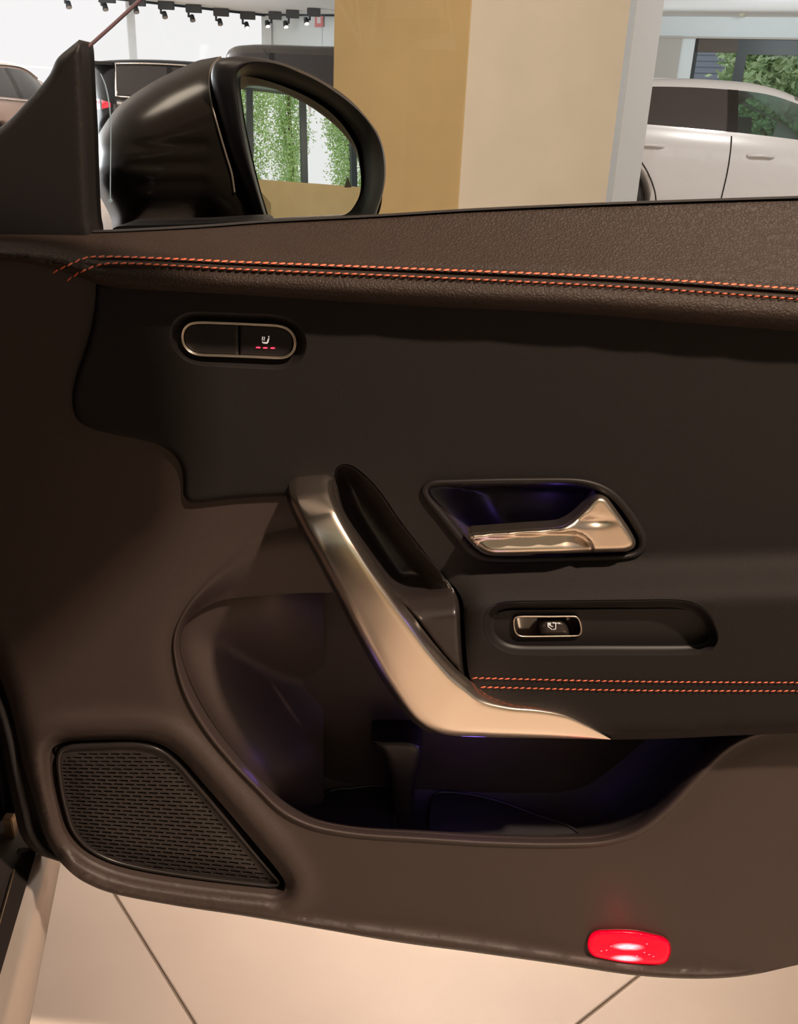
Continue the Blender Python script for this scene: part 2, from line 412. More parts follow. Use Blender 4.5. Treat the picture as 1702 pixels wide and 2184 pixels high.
spk_o = spl(zz([(50, 230), (70, 170), (150, 133), (280, 122), (400, 118), (650, 120), (780, 148), (900, 226), (1050, 390), (1200, 560), (1400, 795), (1550, 975), (1603, 1060), (1600, 1112), (1550, 1142), (1450, 1132), (1000, 1080), (600, 1012), (400, 950), (250, 862), (150, 740), (95, 560), (60, 380)], 3.0945, 90, 1540), True, n=150)
spk_g = spl(zz([(92, 240), (112, 180), (180, 148), (290, 138), (400, 134), (640, 134), (770, 165), (885, 245), (1035, 410), (1190, 590), (1380, 815), (1530, 990), (1578, 1050), (1576, 1082), (1520, 1100), (1440, 1095), (1000, 1042), (610, 975), (420, 918), (280, 835), (190, 725), (135, 560), (102, 390)], 3.0945, 90, 1540), True, n=150)
crease = np.array([(0, 1780), (150, 1858), (249, 1895), (370, 1921), (529, 1940), (700, 1960), (850, 1976), (1000, 1996), (1200, 2030), (1400, 2062), (1600, 2070), (1950, 2050)], float)
def trimY(q):
    x, y = q[:, 0], q[:, 1]
    Y = np.full(len(q), YT)
    sg = np.where(inside(q, spk_o), -1, 1)*dist(q, spk_o)
    Y -= .005*np.exp(-((sg-34)/26)**2); Y += .006*(1-sst(0, 26, sg))
    d = dist(q, oC, closed=False); Y += .005*np.exp(-(d/30)**2)*.4
    cb = yat(crease, x); eb = np.interp(x, s_bot[::-1, 0], s_bot[::-1, 1])
    t = np.clip((y-cb)/np.maximum(eb-cb, 4), 0, 1); Y -= np.maximum(eb-cb, 4)*.00022*np.sin(t*math.pi/2)-.012*np.clip((t-.8)/.2, 0, 1)**2*sst(4, 18, eb-cb)
    Y -= .012*sst(1500, 2000, y)
    dl = dist(q, s_left, closed=False); Y += .014*np.clip(1-dl/42, 0, 1)**2
    return Y
trim = sheet('lower_trim', trim_loop, trimY, M['trim'], door, holes=[spk_o], step=15, rings=(5, 11, 20), skirt=.012, hole_skirt=.012)
# pocket rim and pocket walls
wgt = np.interp(np.arange(NO), [0, 45, 62, NO], [1, 1, .0, .0])
yb = trimY(oC); L = []
for t, a, b in ((0, 0, 0), (.08, -.0012, -.0008), (.2, -.0026, -.0012), (.32, -.0026, 0), (.44, -.0008, .0025), (.56, .0024, .0055), (.68, .0066, .009), (.80, .0115, .0125), (.91, .0175, .0152), (1.0, .026, .017)):
    q = oC+(iC-oC)*t; L.append(P(q[:, 0], q[:, 1], yb+(b*wgt+a*(1-wgt))))
loft('pocket_rim', L, M['trim'], door)
cen = P(900, 1480, .62); base = L[-1]; L = [base]
for dy, k, dz in ((.012, .00, -.010), (.03, .02, -.020), (.05, .07, -.026), (.068, .16, -.026), (.078, .30, -.020)):
    w = base+(cen-base)*k; w = w.copy(); w[:, 1] = base[:, 1]+dy; w[:, 2] += dz*np.clip((.60-base[:, 2])/.12, 0, 1); L.append(w)
pocket = loft('pocket_liner', L, M['liner'], door)
kL = (iC[:, 0] < 545) | ((iC[:, 0] < 680) & (iC[:, 1] > 1600)); wl_ = iC[kL]; lf_ = iC[(iC[:, 0] < 560)]
wall_loop = np.vstack([offset(wl_, 0, False), poly([(690, 1742), (690, 1266), (560, 1266)], False, 20)])
sheet('pocket_wall', wall_loop, lambda q: YT+.0235+.066*sst(8, 250, dist(q, lf_, closed=False)), M['trim'], door, step=14, rings=(4, 9))
bk = poly([(330, 1180), (1680, 1180), (1680, 1760), (330, 1760)], step=60)
sheet('pocket_back', bk, lambda q: np.full(len(q), .668), M['trim'], door, step=60)
# pocket floor mats and divider
zf = float(P(900, 1771, .602)[2])-.018
for nm, pts, dz in (('pocket_mat', [(655, 1752), (668, 1722), (702, 1690), (745, 1683), (830, 1685), (836, 1790), (655, 1790)], .006), ('pocket_mat', [(922, 1700), (935, 1692), (985, 1694), (1060, 1710), (1150, 1742), (1215, 1765), (1250, 1790), (925, 1800)], .006)):
    lp = spl(pts, True, step=9)
    mm = sheet(nm, lp, None, M['rubber'], door, mapf=lambda q: PZ(q[:, 0], q[:, 1], zf+dz), step=20)
    e = spl(pts[:-1], False, step=8); w = PZ(e[:, 0], e[:, 1], zf+dz)
    tube('mat_edge', w+np.array([0, 0, .001]), .0012, M['satin'], mm, n=6)
fo = spl([(790, 1578), (830, 1574), (880, 1577), (900, 1590), (898, 1625), (888, 1665), (882, 1710), (885, 1770), (846, 1780), (838, 1730), (832, 1690), (826, 1650), (812, 1610)], True, step=7)
def finY(q):
    d = dist(q, fo); return .632+.010*(1-np.sqrt(np.clip(1-(1-np.clip(d/16, 0, 1))**2, 0, 1)))
sheet('cup_divider', fo, finY, M['satin'], door, step=8, rings=(2, 5, 9), skirt=.03)

# ---- soft centre panel with the armrest
ins_pts = [(716, 1050), (713, 1018), (719, 998), (733, 991), (752, 996), (775, 1014), (793, 1030), (820, 1064), (846, 1103), (872, 1137), (898, 1171), (926, 1204), (951, 1235), (972, 1258), (984, 1280), (988, 1320), (991, 1372), (996, 1425), (1003, 1450), (1010, 1470), (985, 1452), (930, 1390), (877, 1320), (820, 1248), (766, 1168), (724, 1094)]
ins = spl(ins_pts, True, step=7)
rel_o = spl(zz([(62, 150), (78, 108), (130, 82), (400, 70), (800, 62), (1150, 65), (1280, 90), (1400, 150), (1500, 250), (1590, 380), (1635, 480), (1630, 560), (1580, 612), (1450, 640), (1000, 655), (600, 662), (480, 650), (400, 610), (330, 530), (200, 360), (90, 215)], 3.273, 880, 1000), True, n=150)
rel_i = spl(zz([(113, 165), (122, 135), (165, 122), (400, 115), (800, 110), (1130, 115), (1262, 145), (1350, 190), (1440, 270), (1530, 400), (1575, 490), (1567, 545), (1525, 580), (1400, 597), (1000, 605), (640, 611), (510, 598), (445, 560), (370, 478), (240, 320), (135, 205)], 3.273, 880, 1000), True, n=150)
sw_o = spl(zz([(98, 230), (108, 175), (155, 125), (240, 100), (600, 93), (1100, 88), (1350, 88), (1460, 108), (1550, 170), (1602, 260), (1618, 345), (1590, 400), (1530, 435), (1430, 448), (800, 450), (320, 448), (220, 425), (150, 378), (106, 310)], 3.04, 1000, 1250), True, n=140)
seat_o = spl(zz([(105, 380), (125, 270), (190, 180), (310, 126), (600, 127), (950, 138), (1250, 155), (1400, 200), (1510, 290), (1570, 400), (1575, 510), (1535, 620), (1440, 700), (1300, 742), (1000, 735), (700, 720), (430, 700), (280, 650), (170, 545), (115, 460)], 5.006, 340, 640), True, n=130)
lft = [(205, 600), (203, 640), (196, 690), (180, 750), (160, 810), (154, 855), (163, 893), (190, 912), (240, 926), (290, 936), (340, 950), (372, 972), (388, 1003), (391, 1035), (392, 1057), (403, 1071), (430, 1072), (500, 1064), (560, 1060), (625, 1058)]
s_lft = spl(lft, step=8)
pan_loop = np.vstack([s_lft, spl([(625, 1058), (664, 1052), (694, 1042), (711, 1020), (717, 998), (733, 989.5), (753, 994), (777, 1012)], step=8)[1:], ins[(ins[:, 0] > 776)][:0],
    spl([(777, 1012), (795, 1029), (822, 1063), (848, 1102), (900, 1170), (953, 1234), (974, 1257), (986, 1280), (990, 1320), (993, 1372), (998, 1425), (1004, 1449), (1020, 1474), (1055, 1496), (1120, 1508), (1190, 1520), (1230, 1540), (1262, 1560), (1290, 1577.5)], step=8)[1:],
    spl([(1290, 1577.5), (1400, 1576), (1560, 1569), (1702, 1564), (1950, 1557), (2640, 1540)], step=10)[1:],
    spl([(2640, 780), (1950, 722), (1702, 700), (1520, 687), (1260, 665), (850, 644), (500, 622), (350, 614), (250, 608)], step=12)])
s_pb = spl([(1000, 1578), (1290, 1577.5), (1400, 1576), (1560, 1569), (1702, 1564), (1950, 1557), (2640, 1540)], step=10)
def panelY(q):
    x, y = q[:, 0], q[:, 1]
    Y = np.full(len(q), .580)
    Y -= .028*sst(1185, 1300, y+.03*(x-1200))*sst(925, 1030, x)
    dl = dist(q, s_lft, closed=False); Y += .0045*np.clip(1-dl/9, 0, 1)**2
    eb = yat(s_pb, x); Y += .02*np.clip((y-(eb-26))/26, 0, 1)**2*sst(1000, 1060, x)
    Y += .004*sst(0, 1, 0)
    return Y
pan = sheet('centre_panel', pan_loop, panelY, M['fabric'], door, holes=[rel_o, sw_o, seat_o], step=15, rings=(2, 5, 9, 16), skirt=.008, hole_skirt=.006)
tag(pan, 'black suede-like centre panel with soft armrest')
# armrest underside closing the pocket from above
e = spl([(960, 1560), (1100, 1574), (1290, 1577.5), (1400, 1576), (1560, 1569), (1702, 1564), (1950, 1557), (2640, 1540)], step=20)
w = P(e[:, 0], e[:, 1], np.full(len(e), .573)); loft('armrest_underside', [w, w+np.array([0, .03, .002]), w+np.array([0, .10, .0])], M['black'], door)
rowA = [(1006, 1446), (1100, 1448.5), (1197, 1451), (1362, 1454), (1560, 1455.6), (1702, 1456), (2100, 1455), (2630, 1450)]
rowB = [(1024, 1465.5), (1100, 1467.5), (1197, 1470), (1362, 1473), (1560, 1474), (1702, 1474), (2100, 1473), (2630, 1468)]
stitches('stitching', rowA, 13.6, 12, panelY, pan, r=1.5, tilt=-.2)
stitches('stitching', rowB, 13.6, 12, panelY, pan, r=1.5, tilt=-.2)

# ---- scooped black insert behind the grab handle
def insY(q):
    x, y = q[:, 0], q[:, 1]; d = dist(q, ins)
    s = y-(1262-.10*(x-930))                       # the ledge where the scoop ends
    deep = .040*np.sin(np.clip(d/46, 0, 1)*math.pi/2)*(1-sst(-48, 16, s))
    nose = -.020*sst(-10, 60, s)*np.clip(d/14, 0, 1)
    return .583-.010*sst(1050, 1250, y)+deep+nose+.004*np.clip(1-d/4, 0, 1)
sheet('handle_scoop', ins, insY, M['satin'], door, step=6, rings=(2, 4), skirt=.048)
sheet('scoop_backing', offset(ins, -26), lambda q: np.full(len(q), .632), M['seam'], door, step=40)

# ---- silver grab handle
Lh = [(631, 1004), (616, 1029), (618, 1060), (639, 1113), (671, 1171), (719, 1261), (771, 1362), (824, 1452), (877, 1526), (909, 1552), (951, 1567), (1036, 1572), (1120, 1574), (1200, 1575.5), (1260, 1576.5), (1302, 1577.5)]
Rh = [(710, 999), (714, 1018), (716, 1050), (729, 1087), (771, 1161), (824, 1240), (877, 1309), (930, 1378), (972, 1425), (1005, 1453), (1036, 1479), (1090, 1496), (1150, 1503), (1205, 1516), (1252, 1542), (1303, 1576.5)]
Yh = [.590, .574, .556, .541, .531, .5265, .525, .525, .526, .527, .529, .532, .535, .539, .544, .549]
Lp, Rp = spl(Lh, n=110, par=True), spl(Rh, n=110, par=True); Yc = spl([(i*50, y*1000) for i, y in enumerate(Yh)], n=110, par=True)[:, 1]/1000
us = [(0, .045), (0, .012), (.015, .0075), (.05, .0045), (.09, .0025), (.13, .0006), (.17, 0), (.3, -.0004), (.5, -.0006), (.68, -.0003), (.80, 0), (.835, .0008), (.87, .0028), (.93, .006), (.975, .010), (1, .014), (1, .045)]
L = [];
wd_ = np.linalg.norm(Rp-Lp, axis=1); sc_ = np.clip(wd_/95, .08, 1)
for u, o in us:
    q = Lp+(Rp-Lp)*u; L.append(P(q[:, 0], q[:, 1], Yc+o*(sc_ if 0 < u < 1 or o < .04 else 1)))
gh = loft('grab_handle', L, M['silver'], door); tag(gh, 'satin silver angled pull handle')
# black backing seen along the handle's left edge
q0 = Lp-np.array([0, 0]); 
L = [P(q0[:70, 0]+a, q0[:70, 1]+b, Yc[:70]+o) for a, b, o in ((2, 0, .008), (-3, 2, .012), (-6, 4, .022), (-4, 4, .040))]
sheet('handle_light_stop', poly([(650, 1040), (708, 1036), (758, 1160), (985, 1458), (975, 1530), (876, 1530), (821, 1452), (768, 1362), (716, 1262), (669, 1174), (638, 1110)], step=20), lambda q: np.full(len(q), .596), M['seam'], gh, step=30)  # hidden sheet added to stop key light leaking into the pocket
loft('handle_backing', L, M['satin'], gh)

# ---- interior release handle in its recess
rf = sheet('release_bowl', rel_i, None, M['satin'], door, step=7, rings=(2, 5), mapf=lambda q: (lambda d, s: P(q[:, 0], q[:, 1], .584+np.minimum(.040*np.sqrt(np.clip(d/10, 0, 1)), .004+.036*(1-sst(0, 150, s)))))(dist(q, rel_i), (1042-q[:, 0])+(q[:, 1]-1040)*.63))
L = []
for t, y in ((0, .003), (0, -.0005), (.08, -.0022), (.3, -.0032), (.65, -.003), (.9, -.001), (1, .004)):
    q = rel_o+(rel_i-rel_o)*t; L.append(P(q[:, 0], q[:, 1], panelY(rel_o)+y))
loft('release_bezel', L, M['black'], door, closed=True)
lev = spl(zz([(388, 470), (410, 450), (500, 442), (800, 420), (1030, 400), (1110, 360), (1200, 280), (1262, 208), (1290, 190), (1325, 189), (1360, 208), (1450, 330), (1530, 450), (1557, 510), (1545, 550), (1500, 575), (1350, 583), (1000, 590), (560, 598), (500, 578), (440, 530), (397, 497)], 3.273, 880, 1000), True, step=5)
linset = spl(zz([(432, 500), (470, 486), (700, 466), (1000, 447), (1130, 446), (1195, 466), (1240, 510), (1262, 560), (1262, 600), (1200, 620), (560, 630), (500, 590)], 3.273, 880, 1000), True, step=5)
def levY(q):
    d = dist(q, lev); si = np.where(inside(q, linset), 1, -1)*dist(q, linset)
    Y = .566+.010*(1-np.sqrt(np.clip(1-(1-np.clip(d/11, 0, 1))**2, 0, 1)))
    Y -= .010*sst(1280, 1200, q[:, 0])+.0*d
    Y += (.0045+.007*np.clip(1-(q[:, 1]-1138)/42, 0, 1))*sst(-2.5, 3.5, si)
    Y += .003*np.exp(-(((q[:, 0]-1262)/40)**2+((q[:, 1]-1112)/9)**2))
    return Y
lv = sheet('release_lever', lev, levY, M['silver2'], door, step=5, rings=(1.5, 3.5), skirt=.012); tag(lv, 'satin silver door release lever')

# ---- window switch in its capsule recess
def swY(q): return panelY(q)
L = []
for d, y in ((0, .002), (1, .0005), (4, .0035), (9, .0085), (15, .0115), (21, .0125)):
    lo_ = offset(sw_o, d); L.append(P(lo_[:, 0], lo_[:, 1], panelY(sw_o)+y))
loft('switch_recess', L, M['black'], door, closed=True)
swf_o = spl(zz([(283, 225), (292, 200), (320, 190), (500, 189), (690, 189), (712, 200), (728, 230), (737, 285), (730, 315), (708, 330), (520, 335), (340, 335), (310, 322), (290, 290)], 3.04, 1000, 1250), True, n=90)
fl = offset(sw_o, 20)
yfl = .552+.0125
swp = sheet('switch_panel', fl, lambda q: np.interp(q[:, 1], [1290, 1400], [panelY(np.array([[1250, 1292.]]))[0]+.0125, yfl]), M['black'], door, holes=[offset(swf_o, 2)], step=14)
win_sw = empty('window_switch', tuple(P(1168, 1335, .56)), parent=door)
L = []
for d, y in ((0, 0), (1.2, -.0022), (3.2, -.0028), (5, -.0012), (5.6, .014)):
    lo_ = offset(swf_o, d); L.append(P(lo_[:, 0], lo_[:, 1], np.full(len(lo_), yfl+y)))
loft('chrome_frame', L, M['silver2'], win_sw, closed=True)
sheet('switch_well', offset(swf_o, 5), lambda q: np.full(len(q), yfl+.0125), M['gloss'], win_sw, step=12)
rk = spl(zz([(462, 318), (456, 280), (462, 235), (490, 214), (560, 209), (615, 218), (645, 250), (652, 318), (560, 326)], 3.04, 1000, 1250), True, step=4)
def rkY(q): d = dist(q, rk); return yfl-.0015+.010*(1-np.sqrt(np.clip(1-(1-np.clip(d/16, 0, 1))**2, 0, 1)))
sheet('switch_rocker', rk, rkY, M['satin'], win_sw, step=5, rings=(1.5, 4), skirt=.004)
def stroke(name, lines, wid, depth, m, parent, scale, ox, oy, dY=-.0005):
    V = []; Fc = []
    for ln in lines:
        q = poly(zz(ln, scale, ox, oy), False, 1.5); t = np.gradient(q, axis=0); t /= np.maximum(np.linalg.norm(t, axis=1), 1e-9)[:, None]; n = np.stack([-t[:, 1], t[:, 0]], 1)
        a, b = q+n*wid/2, q-n*wid/2; s = len(V)
        for c in (a, b): V += list(P(c[:, 0], c[:, 1], depth(c)+dY))
        k = len(q); Fc += [(s+i, s+i+1, s+k+i+1, s+k+i) for i in range(k-1)]
    return mesh(name, V, Fc, m, parent)
stroke('window_icon', [[(513, 237), (513, 262), (527, 272), (540, 283)], [(527, 238), (529, 257), (544, 263)], [(543, 238), (563, 240), (563, 279), (545, 282)], [(521, 238), (521, 258)]], 1.3, rkY, M['icon'], win_sw, 3.04, 1000, 1250)

# ---- seat heater switch
seat_i = spl(zz([(228, 400), (245, 310), (310, 245), (400, 224), (700, 230), (1000, 243), (1280, 261), (1380, 300), (1445, 375), (1464, 460), (1445, 545), (1390, 605), (1310, 633), (1000, 624), (700, 612), (400, 598), (310, 560), (250, 490)], 5.006, 340, 640), True, n=130)
L = []
for t, y in ((0, .003), (0, 0), (.08, .0005), (.35, .0045), (.7, .0075), (1.02, .0085)):
    q = seat_o+(seat_i-seat_o)*t; L.append(P(q[:, 0], q[:, 1], panelY(seat_o)+y))
sh = empty('seat_heater_switch', tuple(P(510, 725, .585)), parent=door)
loft('switch_bezel', L, M['black'], sh, closed=True)
L = []
for d, y in ((0, .009), (0, .0055), (1.2, .0032), (3.4, .0036), (4.0, .0042), (4.6, .0036), (6.3, .0042), (6.8, .0075), (6.8, .010)):
    lo_ = offset(seat_i, d); L.append(P(lo_[:, 0], lo_[:, 1], np.full(len(lo_), .580+y)))
loft('chrome_ring', L, M['silver2'], sh, closed=True)
bt = offset(seat_i, 6.4)
def cut(loop, keep_left):
    q = loop; sx = 340+850/5.006; k = (q[:, 0] < sx-1.2) if keep_left else (q[:, 0] > sx+1.2)
    idx = np.where(k)[0]; br = np.where(np.diff(idx) > 1)[0]
    if len(br): idx = np.roll(idx, -(br[0]+1))
    r = q[idx]; xx = sx+(-1.2 if keep_left else 1.2)
    a, b = r[-1], r[0]
    return np.vstack([r, poly([(xx, a[1]), (xx+.2, b[1])], False, 5)])
for kl in (True, False):
    cl = cut(bt, kl)
    def btY(q, cl=cl): d = dist(q, cl); return .5865+.0012*np.clip(1-d/3, 0, 1)**2
    bb = sheet('switch_button', cl, btY, M['black'], sh, step=10, rings=(1.5, 3), skirt=.003)
sheet('button_backplate', offset(seat_i, 5), lambda q: np.full(len(q), .5905), M['seam'], sh, step=16)
flatb = lambda q: np.full(len(q), .5865)
sic = empty('seat_icon', tuple(P(567, 722, .586)), parent=sh) if False else None
def blob(name, pts, m, parent, scale, ox, oy, depth=flatb, dY=-.0006, closed=True, step=1.5):
    lp = poly(zz(pts, scale, ox, oy), True, step); return sheet(name, lp, lambda q: depth(q)+dY, m, parent, step=3)
stroke('seat_icon', [[(1099, 440), (1104, 456), (1118, 461), (1150, 462), (1160, 448), (1166, 425), (1170, 402)], [(1112, 452), (1150, 453)], [(1152, 455), (1160, 415)], [(1163, 398), (1172, 383)], [(1100, 390), (1104, 400), (1097, 412), (1101, 430)], [(1118, 392), (1124, 404), (1116, 416), (1120, 432)]], 2.0, flatb, M['icon'], bb, 5.006, 340, 640)
for cx, cy in ((1055, 507), (1130, 511), (1209, 513)):
    blob('indicator_led', [(cx+26*math.cos(a), cy+8*math.sin(a)) for a in np.linspace(0, 2*math.pi, 13)[:-1]], M['led'], bb, 5.006, 340, 640)

# ---- loudspeaker grille
sp = empty('speaker_grille', tuple(P(350, 1750, .59)), parent=door)
gY = lambda q: .5835-.003*sst(0, 60, dist(q, spk_g))
L = [P(spk_o[:, 0], spk_o[:, 1], trimY(spk_o)+.008)]
for d, y in ((-1, .604), (0, .602), (.3, .590), (2, .5855), (5, .5835), (9, .585), (13, .588)):
    lo_ = offset(spk_g, d); L.append(P(lo_[:, 0], lo_[:, 1], np.full(len(lo_), y)))
loft('grille_frame', L, M['satin'], sp, closed=True)
plate = offset(spk_g, 12.5)
slotr = spl(zz([(128, 262), (165, 225), (240, 206), (640, 203), (765, 232), (870, 298), (1000, 448), (1200, 678), (1400, 925), (1508, 1056), (1480, 1084), (1300, 1078), (900, 1016), (600, 975), (420, 920), (280, 832), (205, 730), (155, 560), (132, 380)], 3.0945, 90, 1540), True, step=5)
slots = []
S = 3.0945
for k in range(34):
    def yx(xz): return 214+25.2*k+.11*(k/31)*(xz-600)
    xs = np.arange(120, 1520, 4.0); q = np.stack([90+xs/S, 1540+yx(xs)/S], 1)
    ok = inside(q, slotr) & (dist(q, slotr) > 2.0)
    if not ok.any(): continue
    xa, xb = xs[ok][0], xs[ok][-1]; pitch = 72+8*k/31; x = 90+(k % 2)*pitch/2+k*1.5
    while x < xb:
        a, b = max(x, xa), min(x+pitch-13, xb)
        if b-a > 14:
            h = 6.6; ps = [(a+h*.6, -h), (b-h*.6, -h), (b, -h*.35), (b, h*.35), (b-h*.6, h), (a+h*.6, h), (a, h*.35), (a, -h*.35)]
            slots.append(np.array([(90+px_/S, 1540+(yx(px_)+dy)/S) for px_, dy in ps]))
        x += pitch
gp = sheet('grille_plate', plate, lambda q: .588-.0025*sst(0, 50, dist(q, plate)), M['grille'], sp, holes=slots, step=16, hole_skirt=.0035)
sheet('speaker_cone_cover', offset(spk_g, 4), lambda q: np.full(len(q), .596), M['seam'], sp, step=40)

# ---- red courtesy lamp
lamp = empty('courtesy_lamp', tuple(P(1340, 2022, .57)), parent=door)
ll = spl(zz([(222, 780), (226, 690), (260, 615), (330, 565), (450, 552), (700, 548), (900, 562), (1100, 603), (1260, 645), (1340, 700), (1372, 790), (1362, 900), (1315, 990), (1220, 1026), (1000, 1026), (700, 1003), (450, 957), (310, 915), (245, 850)], 6.546, 1220, 1900), True, step=4)
tY = float(trimY(np.array([[1340., 2020.]]))[0])
ms = bpy.data.materials.new('red_lens'); ms.use_nodes = True; nt = ms.node_tree; b = nt.nodes['Principled BSDF']
b.inputs['Base Color'].default_value = (.35, .0, .006, 1); b.inputs['Roughness'].default_value = .2; b.inputs['Specular IOR Level'].default_value = .15
tc = nt.nodes.new('ShaderNodeTexCoord')
# the two lamps behind the ribbed lens: hot spots stretched sideways by the ribs
tot = None
for c, am in ((P(1337, 2010, tY), 1.0), (P(1334, 2035, tY), 1.0)):
    sb = nt.nodes.new('ShaderNodeVectorMath'); sb.operation = 'SUBTRACT'; sb.inputs[1].default_value = tuple(c); nt.links.new(tc.outputs['Object'], sb.inputs[0])
    ml = nt.nodes.new('ShaderNodeVectorMath'); ml.operation = 'MULTIPLY'; ml.inputs[1].default_value = (75, 0, 235); nt.links.new(sb.outputs[0], ml.inputs[0])
    ln = nt.nodes.new('ShaderNodeVectorMath'); ln.operation = 'LENGTH'; nt.links.new(ml.outputs[0], ln.inputs[0])
    mr = nt.nodes.new('ShaderNodeMapRange'); mr.interpolation_type = 'SMOOTHSTEP'; mr.inputs[1].default_value = 1.15; mr.inputs[2].default_value = .15; mr.inputs[3].default_value = 0; mr.inputs[4].default_value = 1
    nt.links.new(ln.outputs['Value'], mr.inputs[0])
    if tot is None: tot = mr.outputs[0]
    else:
        ad = nt.nodes.new('ShaderNodeMath'); ad.operation = 'ADD'; nt.links.new(tot, ad.inputs[0]); nt.links.new(mr.outputs[0], ad.inputs[1]); tot = ad.outputs[0]
wv = nt.nodes.new('ShaderNodeTexNoise'); wv.inputs['Scale'].default_value = 1; mp = nt.nodes.new('ShaderNodeVectorMath'); mp.operation = 'MULTIPLY'; mp.inputs[1].default_value = (130, 0, 1300)
nt.links.new(tc.outputs['Object'], mp.inputs[0]); nt.links.new(mp.outputs[0], wv.inputs['Vector'])
m2 = nt.nodes.new('ShaderNodeMapRange'); m2.inputs[1].default_value = .35; m2.inputs[2].default_value = .6; nt.links.new(wv.outputs['Fac'], m2.inputs[0])
mm = nt.nodes.new('ShaderNodeMath'); mm.operation = 'MULTIPLY'; nt.links.new(tot, mm.inputs[0]); nt.links.new(m2.outputs[0], mm.inputs[1])
m3 = nt.nodes.new('ShaderNodeMath'); m3.operation = 'MULTIPLY_ADD'; m3.inputs[1].default_value = .75; nt.links.new(mm.outputs[0], m3.inputs[0])
m4 = nt.nodes.new('ShaderNodeMath'); m4.operation = 'MULTIPLY'; m4.inputs[1].default_value = .45; nt.links.new(tot, m4.inputs[0]); nt.links.new(m4.outputs[0], m3.inputs[2])
mc = nt.nodes.new('ShaderNodeMix'); mc.data_type = 'RGBA'; mc.inputs['A'].default_value = (.98, .0, .022, 1); mc.inputs['B'].default_value = (1.5, 1.2, 1.3, 1)
nt.links.new(m3.outputs[0], mc.inputs['Factor']); nt.links.new(mc.outputs['Result'], b.inputs['Emission Color']); b.inputs['Emission Strength'].default_value = .95
def lensY(q): d = dist(q, ll); return tY-.0045+.0055*(1-np.sqrt(np.clip(1-(1-np.clip(d/8, 0, 1))**2, 0, 1)))
sheet('lens', ll, lensY, ms, lamp, step=7, rings=(2, 4, 7), skirt=.006)
L = [P(l_[:, 0], l_[:, 1], np.full(len(l_), tY+y)) for l_, y in ((offset(ll, -2.2), .001), (offset(ll, -1.6), -.0012), (offset(ll, -.2), -.001), (offset(ll, .3), .004))]
loft('lamp_housing', L, mat('dark_red_housing', (.25, .006, .01), .4), lamp, closed=True)
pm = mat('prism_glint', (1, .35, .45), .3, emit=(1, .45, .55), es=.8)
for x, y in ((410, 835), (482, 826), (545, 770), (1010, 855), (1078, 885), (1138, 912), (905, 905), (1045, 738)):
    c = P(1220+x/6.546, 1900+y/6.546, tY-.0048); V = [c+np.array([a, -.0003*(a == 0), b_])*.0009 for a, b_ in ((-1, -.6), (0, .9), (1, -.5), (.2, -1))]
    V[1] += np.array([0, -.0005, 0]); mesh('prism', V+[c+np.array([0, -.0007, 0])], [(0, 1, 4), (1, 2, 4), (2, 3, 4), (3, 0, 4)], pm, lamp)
def point(name, loc, power, col, r=.004):
    l = bpy.data.lights.new(name, 'POINT'); l.energy = power; l.color = col; l.shadow_soft_size = r
    o = bpy.data.objects.new(name, l); COL.objects.link(o); o.location = loc
point('courtesy_lamp_light', P(1337, 2018, tY-.022), .012, (1, .02, .04), .006)
# ambient LEDs of the door: one under the armrest, one in the release bowl, one over the switches
BLUE = (.28, .14, 1.0)
point('ambient_light', P(1010, 1600, .62), .032, BLUE, .01)
point('ambient_light', P(548, 1648, .596), .0055, BLUE, .012)
point('ambient_light', P(1190, 1100, .594), .006, BLUE, .004)
point('ambient_light', P(1075, 1290, .535), .0025, BLUE, .006)

# ---- mirror triangle, pane, exterior mirror
sail_l = spl([(-200, 520), (-200, 380), (-60, 300), (0, 272), (60, 213), (105, 160), (122, 125), (150, 100), (165, 88), (172, 83), (177, 98), (182, 180), (188, 290), (192, 400), (196, 470), (200, 492), (198, 520), (60, 522)], True, step=8)
def sailY(q): d = dist(q, sail_l); return .612+.010*(1-np.sqrt(np.clip(1-(1-np.clip(d/22, 0, 1))**2, 0, 1)))
tag(sheet('mirror_triangle_cover', sail_l, sailY, M['black'], door, step=12, rings=(2, 5, 10, 16), skirt=.02), 'matt black triangular mirror base cover')
gl = poly([(177, 108), (320, -22), (420, -90), (2640, -160), (2640, 405), (1290, 440), (800, 464), (570, 476), (250, 496), (196, 494), (190, 330), (181, 170)], step=60)
sheet('window_pane', gl, lambda q: np.full(len(q), .634), M['pane'], door, step=200)
w = P(np.array([174, 240, 300, 345, 430]), np.array([113, 54, -1, -40, -95]), np.full(5, .634)); tube('pane_edge', w, .0011, mat('pane_edge', (.17, .11, .13), .4), door, n=6)
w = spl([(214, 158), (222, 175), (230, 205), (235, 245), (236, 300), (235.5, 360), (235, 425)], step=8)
stk = mat('reflection_streak', (.22, .30, .36), .4)
fe = tube('reflection_streak', P(w[:, 0], w[:, 1], np.full(len(w), .633)), .00045, stk, door, n=6)  # thin pale tube standing in for a reflection on the pane
c = P(235, 428, .633); tube('streak_end', [c+np.array([0, -.0005, 0]), c+np.array([0, .0006, 0])], .0013, stk, fe, n=10)

